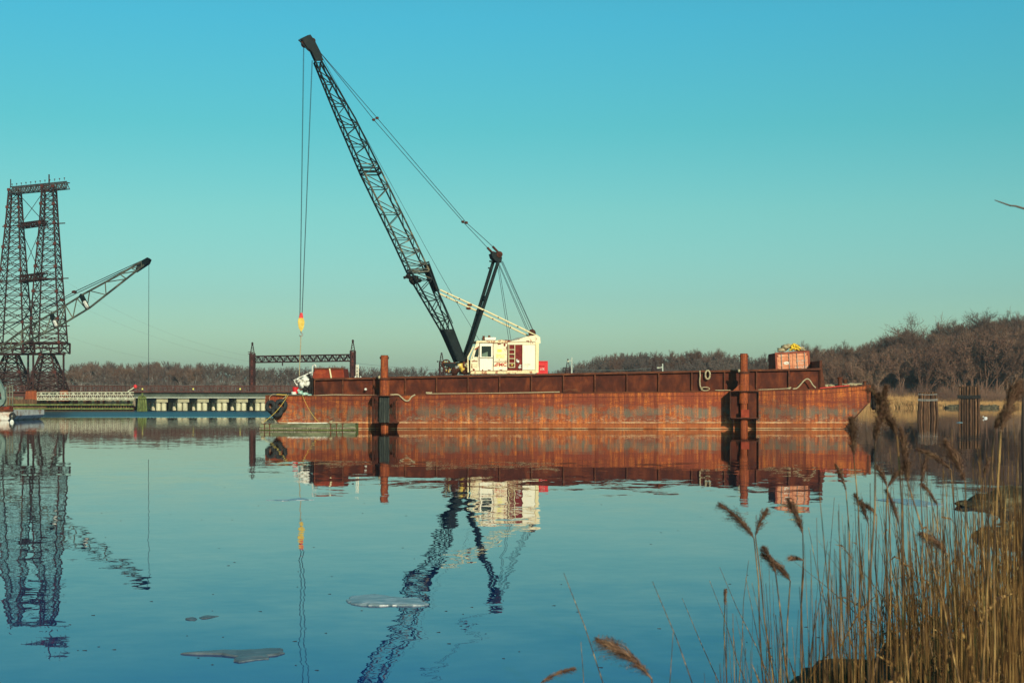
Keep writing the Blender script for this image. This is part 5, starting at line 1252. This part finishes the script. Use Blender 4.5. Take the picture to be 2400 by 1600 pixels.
# ------------------------------------------------------------------ timber pile clusters on the right
def dolphin(x0, x1, tx0, tx1, yt, yb, lab, mats, bands, seed):
    D = EYE*F/(yb-HOR); s = thing('pile_cluster', lab, 'pile cluster', wat((x0+x1)/2, yb)); rg = random.Random(seed)
    n = 8; r = (x1-x0)/n*D/F*.45
    for row in range(3):
        for i in range(n if row != 1 else n-1):
            o = .5*(row == 1); x = x0+(i+.5+o)*(x1-x0)/n; tx = tx0+(i+.5+o)*(tx1-tx0)/n
            dy = row*r*2.1; jit = rg.uniform(-1.5, 1.5); tl = rg.uniform(-1.0, 1.0)
            p = at(x, yb+12, D+dy); q = at(tx+tl, yt+jit-(row*1.2), D+dy*.6)
            p.z = -1.5; rr = r*rg.uniform(.82, 1.05)
            MB().tube([p, p.lerp(q, .5)+Vector((rg.uniform(-.04, .04), 0, 0)), q], [rr*1.08, rr, rr*.9], 9).build('pile', M[rg.choice(mats)], s)
    for yy, w_ in bands:
        t = (yy-yt)/(yb-yt); a_ = tx0+(x0-tx0)*t; c_ = tx1+(x1-tx1)*t
        pts = [at(a_-.5, yy, D+3*r), at(a_-.8, yy, D-r*1.0), at((a_+c_)/2, yy+.8, D-r*1.25), at(c_+.8, yy, D-r*1.0), at(c_+.5, yy, D+3*r)]
        MB().tube(pts, w_, 6).build('cable_band', M['black' if w_ > .05 else 'steel'], s)
    return s, D
dolphin(2148, 2202, 2154, 2195, 921, 979.5, 'shorter brown pile cluster splayed at its foot, left of the taller one', ['pilewood'], ((935.5, .035), (938, .035), (924, .03)), 1)
dolphin(2246, 2297, 2246, 2296, 906, 979, 'taller grey pile cluster standing upright nearest the right edge', ['pilewood'], ((927, .08), (930, .09), (932.5, .07)), 2)
gu = thing('gull', 'white gull swimming right of the taller pile cluster', 'bird', wat(2310, 980))
p = wat(2310, 980); MB().blob(p+Vector((0, 0, .06)), (.20, .10, .08), 12, .03).build('body', M['gull'], gu, smooth=True)
MB().blob(p+Vector((-.24, 0, .16)), (.07, .06, .065), 8, 0).build('head', M['gull'], gu, smooth=True)
MB().tube([p+Vector((-.30, 0, .16)), p+Vector((-.37, 0, .15))], [.02, .004], 5).build('beak', M['yellow'], gu)

# ------------------------------------------------------------------ floating ice
def floe(name, lab, outline, thick, mat, seed, dome=0.02, cat='ice floe', dirt=None):
    pts = [wat(x, y) for x, y in outline]; n = len(pts); c = sum(pts, Vector())/n
    s = thing(name, lab, cat, (c.x, c.y, 0)); rg = random.Random(seed); b = MB()
    den = []
    for i in range(n):
        a_, e = pts[i], pts[(i+1) % n]
        for k in range(6):
            q = a_.lerp(e, k/6); j = (noise.noise(q*5+Vector((seed, 0, 0)))*.16+noise.noise(q*17+Vector((seed, 4, 0)))*.07)
            den.append(q+(q-c).normalized()*j*min(1, (q-c).length))
    rings = [(1.02, -.03), (1.0, thick*.5), (.93, thick), (.7, thick+dome*.6), (.4, thick+dome), (.1, thick+dome)]
    for sc_, z in rings:
        for q in den: b.v.append(Vector((c.x+(q.x-c.x)*sc_, c.y+(q.y-c.y)*sc_, z+.010*noise.noise(q*4*sc_+Vector((0, 0, seed)))*(sc_ < .99))))
    m_ = len(den)
    for r_ in range(len(rings)-1):
        for i in range(m_): j = (i+1) % m_; b.f.append((r_*m_+i, r_*m_+j, (r_+1)*m_+j, (r_+1)*m_+i))
    b.f.append(tuple((len(rings)-1)*m_+i for i in range(m_)))
    o = b.build('ice_sheet', M[mat], s, smooth=False)
    return s
floe('ice_floe', 'largest pale grey ice floe, pointed at its left end, below the boom reflection', [(811, 1407), (826, 1400), (850, 1396), (880, 1395), (905, 1399), (950, 1403), (985, 1406), (1004, 1416), (990, 1419), (940, 1419), (880, 1419), (835, 1418)], .022, 'ice', 1, .012)
floe('ice_floe', 'long dark ragged ice floe in the lower left water', [(429, 1532), (470, 1527), (520, 1525), (590, 1523), (655, 1523), (675, 1530), (660, 1534), (632, 1537), (632, 1544), (600, 1546), (560, 1552), (548, 1549), (560, 1540), (520, 1534), (470, 1533)], .016, 'iceedge', 2, .006)
floe('ice_floe', 'small dark ice fragment, left one of a pair above the long floe', [(435, 1450), (450, 1447), (462, 1450), (458, 1454), (444, 1453)], .006, 'iceedge', 3, .003)
floe('ice_floe', 'small dark ice fragment, right one of a pair above the long floe', [(466, 1447), (485, 1441), (514, 1443), (500, 1446), (485, 1449), (470, 1450)], .006, 'iceedge', 4, .003)
floe('ice_floe', 'thin pale ice sliver under the crane hook reflection', [(621, 1172), (670, 1171), (700, 1166.5), (715, 1167), (722, 1170), (740, 1171), (700, 1172), (660, 1173.5)], .008, 'ice', 5, .004)
floe('ice_floe', 'faint flat ice sheet behind the reeds near the shore rock', [(2050, 1171), (2090, 1168), (2150, 1170), (2170, 1175), (2215, 1182), (2170, 1186), (2130, 1184), (2100, 1177)], .012, 'ice', 6, .006)
floe('ice_floe', 'small floating scrap left of the taller pile cluster', [(2242, 990), (2250, 989), (2256, 990), (2250, 991)], .03, 'ice', 7, .01)

b = MB(); rf = random.Random(14)
for i in range(90):
    px = rf.uniform(0, 2000); py = rf.uniform(1090, 1590)
    p = wat(px, py); a_ = rf.uniform(-.5, .5); l = rf.uniform(.01, .04); b.beam(p, p+Vector((l*math.cos(a_), l*math.sin(a_), .003)), .007, .004)
tag(b.build('drift_flecks', M['mud']), 'tiny dark flecks of drifting leaf and bark scattered over the open water', 'flecks', kind='stuff')
# ------------------------------------------------------------------ rocks in the water on the right
def rock(lab, c, sz, seed, amp=.35, name='shore_rock'):
    o = MB().blob(c, sz, 26, amp, seed, 1.3)
    for i, v in enumerate(o.v): o.v[i] = v+Vector((noise.noise(v*5), noise.noise(v*5+Vector((9, 0, 0))), noise.noise(v*6+Vector((0, 9, 0)))))*.05
    return tag(o.build(name, M['rock'], smooth=True), lab, 'rock')
rock('large sloping tan and grey rock rising from the water at the right edge', wat(2385, 1182)+Vector((0, .3, .0)), (.72, .5, .36), 4, .25)
rock('low dark rock tapering left beside the large sloping rock', wat(2300, 1186)+Vector((0, 0, 0)), (.42, .3, .12), 5)
rock('flat dark rock awash closer to the reeds at the right edge', wat(2375, 1258)+Vector((0, 0, -.02)), (.6, .4, .22), 8)
b = MB(); r4 = random.Random(6)
for i in range(26):
    p = wat(r4.uniform(2290, 2400), r4.uniform(1226, 1270)); a_ = r4.uniform(-.3, .3); l = r4.uniform(.15, .5); p.z = r4.uniform(0, .06)
    b.beam(p, p+Vector((l*math.cos(a_), l*math.sin(a_), r4.uniform(-.03, .08))), .02)
tag(b.build('drift_twigs', M['mud']), 'tangle of dark drift twigs in the water behind the reeds', 'driftwood', kind='stuff')

# ------------------------------------------------------------------ near bank and reeds
def bank_z(x, y):
    e = 5.5+7.0*sm((x-2.2)/.7)+.6*noise.noise((x*1.3, y*.4, 3)); 
    return -.35+.75*sm((e-y+1.0)/2.2)+.10*noise.noise((x*2.2, y*2.2, 1))
b = MB(); nx, ny = 90, 80
for j in range(ny+1):
    for i in range(nx+1):
        x = -14+36*i/nx if i < 0 else -8+22*i/nx; y = -8+23*j/ny; b.v.append(Vector((x, y, bank_z(x, y))))
for j in range(ny):
    for i in range(nx): k = j*(nx+1)+i; b.f.append((k, k+1, k+nx+2, k+nx+1))
tag(b.build('near_bank', M['mud'], origin=(0, 0, 0), smooth=True), kind='structure')
rock('dark low rock at the waterline among the reed feet at the bottom', Vector((2.55, 11.6, .05)), (.30, .25, .13), 12, name='shore_rock')

rr = random.Random(77)
def stalk_pts(bx, tx, ty, D, bend=0.0, n=9):
    fy = HOR+2.2*F/D; bx = tx+(bx-tx)*(fy-ty)/max(60.0, 1600-ty) if ty < 1580 else bx
    top = at(tx, ty, D); bot = Vector(((bx-1200)*D/F, D+rr.uniform(-.2, .2), max(bank_z((bx-1200)*D/F, D), -.2)-.03)); out = []
    sd = rr.uniform(-1, 1)
    for i in range(n):
        t = i/(n-1); p = bot.lerp(top, t); p.x += (bend+.03*sd)*math.sin(t*math.pi)+.006*math.sin(t*19+sd*5); p.y += .02*sd*math.sin(t*5); out.append(p)
    return out
def plume(p, d, L, wd, rg, n=420, fine=5):
    """drooping seed head: many fine branchlets along a curved axis"""
    b = MB(); ax = []; sd_ = rg.uniform(0, 50); q = Vector(p); dd = Vector(d).normalized(); N = 12
    for i in range(N+1): ax.append(q.copy()); dd = (dd+Vector((d[0]*.05, 0, -.03))).normalized(); q = q+dd*L/N
    b.tube(ax, [.0028]*N+[.001], 4)
    for i in range(n):
        t = rg.random()**.85; k = min(int(t*N), N-1); o = ax[k].lerp(ax[k+1], t*N-k); a_ = (ax[k+1]-ax[k]).normalized()
        s = Vector((rg.gauss(0, 1), rg.gauss(0, 1), rg.gauss(0, .6))); s = (s-a_*s.dot(a_)).normalized()
        env = wd*(.18+1.7*(t+.04)**.55*(1-t)**.75)*rg.uniform(.35, 1)*(.55+1.3*max(0, noise.noise((t*7, sd_, 0))+.25))
        v = (a_*1.5+s*.75).normalized(); l = env*2.3; dr = Vector((d[0]*.25, 0, -.22))*l
        m1 = o+v*l*.55; e = o+v*l+dr; w1 = a_.cross(s).normalized()*rg.uniform(.0006, .0013)
        w2 = s*.0015
        j = len(b.v); b.v += [o-w1, o+w1, m1+w1, m1-w1, e]; b.f += [(j, j+1, j+2, j+3), (j+3, j+2, j+4)]
        # spikelet tuft at the tip
        for _ in range(5):
            z = o.lerp(m1, rg.random()) if rg.random() < .4 else m1.lerp(e, rg.random()); u = (v+Vector((rg.gauss(0, .6), rg.gauss(0, .6), rg.gauss(0, .6)))).normalized()*rg.uniform(.006, .014)
            h_ = u.cross(Vector((rg.random(), rg.random(), 1))).normalized()*.0010
            j = len(b.v); b.v += [z-h_, z+h_, z+u]; b.f.append((j, j+1, j+2))
    return b
# bx = foot, (nx,ny) = where the stem meets the plume, (tx,ty) plume tip, D distance, w plume half width in px
HEADS = [
 (1790, 1770, 1262, 1716, 1172, 7.0, 20, 'reed with a twin brown plume bowing left above the open water'),
 (1800, 1768, 1255, 1786, 1195, 7.1, 14, 'reed with a short plume curling right beside the twin plume'),
 (1890, 1884, 1252, 1860, 1170, 7.5, 17, 'reed with a slim grey plume left of the dense bed'),
 (1850, 1815, 1342, 1798, 1280, 6.4, 14, 'low reed plume, left of the pair at the bed edge'),
 (1868, 1851, 1362, 1810, 1290, 6.4, 18, 'low reed with a wide drooping plume facing left'),
 (1872, 1880, 1312, 1856, 1300, 7.6, 10, 'reed with a tiny hooked plume'),
 (2005, 2002, 1068, 1995, 985, 7.0, 22, 'pale fluffy reed plume in front of the barge end'),
 (2064, 2057, 1038, 2066, 912, 4.8, 24, 'tallest fluffy reed plume left of the leaning one'),
 (2150, 2108, 1022, 2070, 914, 4.8, 26, 'broad brown reed plume leaning left before the tan grass'),
 (2210, 2128, 1130, 2116, 1010, 5.2, 18, 'dark long reed plume leaning left under the broad plume'),
 (2090, 2080, 1140, 2062, 1092, 7.2, 14, 'short upright plume left of centre in the reed bed'),
 (2080, 2078, 1142, 2110, 1078, 7.6, 16, 'feathery pale plume bent to the right'),
 (2165, 2160, 1143, 2172, 1060, 7.4, 13, 'slim tapering plume pointing up left of the pile reflections'),
 (2050, 2036, 1228, 2018, 1160, 7.4, 15, 'dark bushy plume hanging left in the middle bed'),
 (2058, 2052, 1208, 2030, 1172, 7.8, 13, 'small plume hooked over behind the dark bushy one'),
 (2115, 2108, 1232, 2088, 1150, 7.8, 15, 'ragged plume tapering to the upper left'),
 (2290, 2225, 1100, 2170, 1035, 7.0, 14, 'loose plume sweeping far left below the pile clusters'),
 (2290, 2258, 1130, 2236, 1035, 6.0, 20, 'blurred brown plume before the taller pile cluster'),
 (2344, 2340, 1010, 2375, 895, 4.2, 26, 'large blurred plume reaching up at the right edge'),
 (2322, 2330, 1006, 2350, 955, 4.4, 18, 'blurred plume low beside the large right edge plume'),
 (2240, 2222, 1300, 2180, 1240, 7.0, 16, 'tan plume leaning left over the dense bed'),
 (1262, 1264, 1600, 1330, 1548, 6.2, 13, 'small bent reed head at the bottom edge of the water'),
 (1560, 1530, 1590, 1434, 1475, 4.6, 34, 'big blurred brown plume leaning left at the bottom edge'),
 (1995, 1986, 1150, 1970, 1090, 8.2, 10, 'thin reddish plume before the barge reflection'),
 (1700, 1697, 1418, 1700, 1385, 8.5, 6, 'tiny plume on the leftmost stalk group'),
 (2310, 2305, 1120, 2318, 1075, 8.0, 9, 'tiny dark plume among the right hand stalks'),
 (2210, 2200, 1185, 2175, 1130, 8.0, 12, 'dusky plume nodding left behind the slim tapering plume'),
]
for bx, nx_, ny_, tx, ty, D, wpx, lab in HEADS:
    s = stalk_pts(bx, nx_, ny_, D, rr.uniform(-.03, .03), 10)
    r = thing('plumed_reed', lab, 'reed', s[0], None)
    MB().tube(s, [.0056-.0028*i/9 for i in range(10)], 5).build('stem', M['reed'], r)
    p = s[-1]; q = at(tx, ty, D); d = (q-p); L = d.length*1.05; d.y = rr.uniform(-.15, .15)*L
    plume(p, d.normalized(), L, wpx*D/F*1.05, rr, 420 if wpx > 15 else 240).build('plume', M['plume'], r)
    if rr.random() < .5:
        k = s[5]; e = k+Vector((rr.choice((-1, 1))*rr.uniform(.06, .16), rr.uniform(-.1, .1), rr.uniform(.1, .3))); m_ = k.lerp(e, .5)+Vector((0, 0, .03))
        MB().tube([k, m_, e], [.004, .006, .0008], 3).build('leaf', M['reed'], r)
SINGLE = [(1440, 1325, 1342, 5.6, 'lone bare stalk slanting left in the open water'), (1655, 1533, 1362, 5.6, 'second lone bare stalk slanting left, right of the first'),
 (1360, 1360, 1502, 7, 'short upright stalk tip at the bottom beside the big plume'), (1568, 1580, 1482, 6, 'short crooked stalk right of the big blurred plume'),
 (1780, 1665, 1360, 7.5, 'left of the two long stalks crossing at the bed edge'), (1830, 1686, 1328, 7.5, 'right of the two long stalks crossing at the bed edge'),
 (1690, 1700, 1480, 8, 'short stalk under the crossing pair'), (1735, 1752, 1312, 7.5, 'curved stalk leaning right between the crossing pair and the twin plume'),
 (1800, 1745, 1352, 7, 'thin dark stalk leaning left below the twin plume'), (1795, 1793, 1365, 7, 'pointed stalk standing right of the twin plume stem'),
 (2010, 1894, 1235, 7, 'long stalk slanting left from the bed behind the slim grey plume'), (1935, 1911, 1212, 7.5, 'straight thin stalk right of the slim grey plume'),
 (1960, 1955, 1165, 8, 'tall slender stalk before the container reflection'), (1970, 1968, 1180, 8, 'tall slender stalk just right of the container reflection'),
 (1900, 1943, 1268, 7, 'stalk leaning right over the bed edge'), (2385, 2398, 940, 5, 'tall yellow stalk at the very right edge'),
 (2355, 2370, 1030, 6, 'yellow curved stalk near the right edge'), (1720, 1716, 1470, 8, 'low stub left in the bed'), (1640, 1600, 1540, 8, 'bottom stub right of the lone stalks')]
for bx, tx, ty, D, lab in SINGLE:
    s = stalk_pts(bx, tx, ty, D, rr.uniform(-.02, .02)*(1 if D > 6 else 2), 9)
    tag(MB().tube(s, [.0054-.0043*i/8 for i in range(9)], 5).build('reed_stalk', M['reed']), lab, 'reed')
# the dense bed
b = MB(); rb = random.Random(9)
def envtop(x):
    base = 1545 if x < 1680 else (1545-(x-1680)*1.05 if x < 1960 else 1235-(x-1960)*.2)
    return base
for i in range(2500):
    u = rb.random(); x = 1690+760*(u**.62); D = rb.uniform(5.2, 12.0)
    top = envtop(x)+abs(rb.gauss(0, 150))-rb.random()**4*190
    if rb.random() < .5: top = max(top, rb.uniform(1280, 1560))
    if top > 1600: top = rb.uniform(1400, 1600)
    lean = rb.gauss(-10, 26)*(1.0 if rb.random() < .85 else 3)
    X = (x-1200)*D/F
    if bank_z(X, D) < -.12 and rb.random() < .85: continue
    pa = Vector((X, D, max(-.15, bank_z(X, D))-.03)); pb = at(x+lean, top, D)
    bd = rb.gauss(0, .02); n = 5; pts = []
    for k in range(n):
        t = k/(n-1); q = pa.lerp(pb, t); q.x += bd*math.sin(t*math.pi); q.y += bd*.5*math.sin(t*2.5); pts.append(q)
    rad = rb.uniform(.0024, .0054); b.tube(pts, [rad*(1-.75*k/(n-1)) for k in range(n)], 4, cap=False)
    if rb.random() < .22:      # withered leaves
        k = rb.randrange(1, n-1); o = pts[k]; s_ = rb.choice((-1, 1)); l = rb.uniform(.08, .35)
        e = o+Vector((s_*l*rb.uniform(.2, .8), rb.uniform(-.1, .1), l*rb.uniform(-.5, .9))); m_ = o.lerp(e, .5)+Vector((0, 0, .04))
        w_ = Vector((.0, .003, .004)); j = len(b.v); b.v += [o-w_, o+w_, m_+w_*1.5, m_-w_*1.5, e]; b.f += [(j, j+1, j+2, j+3), (j+3, j+2, j+4)]
tag(b.build('reed_bed', M['reed']), 'dense bed of dry brown and tan reed stalks on the near right bank', 'reeds', kind='stuff')
# fallen litter between the stalks
b = MB()
for i in range(5200):
    x = rb.uniform(1.2, 5.2); y = rb.uniform(3, 12.6); z = bank_z(x, y)
    if z < -.05: continue
    z += rb.uniform(0, .28)*rb.random(); a_ = rb.uniform(0, 6.28); l = rb.uniform(.08, .35); d = Vector((math.cos(a_), math.sin(a_), rb.uniform(-.2, .9)))*l
    p = Vector((x, y, z)); s_ = Vector((-math.sin(a_), math.cos(a_), .3))*.004; j = len(b.v); b.v += [p-s_, p+s_, p+d]; b.f.append((j, j+1, j+2))
tag(b.build('reed_litter', M['reed']), 'fallen dry stalks littering the mud under the reed bed', 'litter', kind='stuff')
# leafless sapling that shows at the right edge
sp = thing('bare_sapling', 'thin bare sapling at the right edge with one twig reaching into the sky', 'tree', Vector(((2412-1200)*7.5/F, 7.5, .1)))
MB().tube([Vector(((2412-1200)*7.5/F, 7.5, .1)), at(2404, 1150, 7.5), at(2401, 1000, 7.5), at(2403, 880, 7.5), at(2420, 700, 7.5), at(2440, 480, 7.5), at(2450, 200, 7.5)], [.022, .019, .017, .015, .013, .011, .006], 8).build('trunk', M['bark'], sp, smooth=True)
MB().tube([at(2440, 497, 7.5), at(2400, 489, 7.45), at(2380, 483, 7.4), at(2368, 482, 7.4), at(2345, 474, 7.4), at(2331, 469, 7.4)], [.007, .0055, .0048, .0042, .0035, .002], 6).tube([at(2370, 482, 7.4), at(2358, 480, 7.38)], [.003, .002], 4).build('twig', M['bark'], sp, smooth=True)
MB().tube([at(2420, 700, 7.5), at(2470, 600, 7.3), at(2520, 540, 7.2)], [.008, .005, .002], 6).tube([at(2440, 480, 7.5), at(2480, 380, 7.6)], [.007, .003], 6).build('branch', M['bark'], sp, smooth=True)

# ------------------------------------------------------------------ thin winter haze
hm = bpy.data.materials.new('haze_air'); hm.use_nodes = True; ht = hm.node_tree; ht.nodes.clear()
ho = ht.nodes.new('ShaderNodeOutputMaterial'); hv = ht.nodes.new('ShaderNodeVolumePrincipled')
hv.inputs['Color'].default_value = (0.86, 0.94, 1.0, 1); hv.inputs['Density'].default_value = 0.0002; hv.inputs['Anisotropy'].default_value = 0.2
ht.links.new(hv.outputs[0], ho.inputs['Volume'])
b = MB().box((-1700, -420, -4.5), (1700, 2600, 46)); hz = b.build('haze', hm, origin=(0, 0, -4.5)); tag(hz, kind='stuff')
tag(hz, 'thin pale winter haze lying over the river', 'haze')
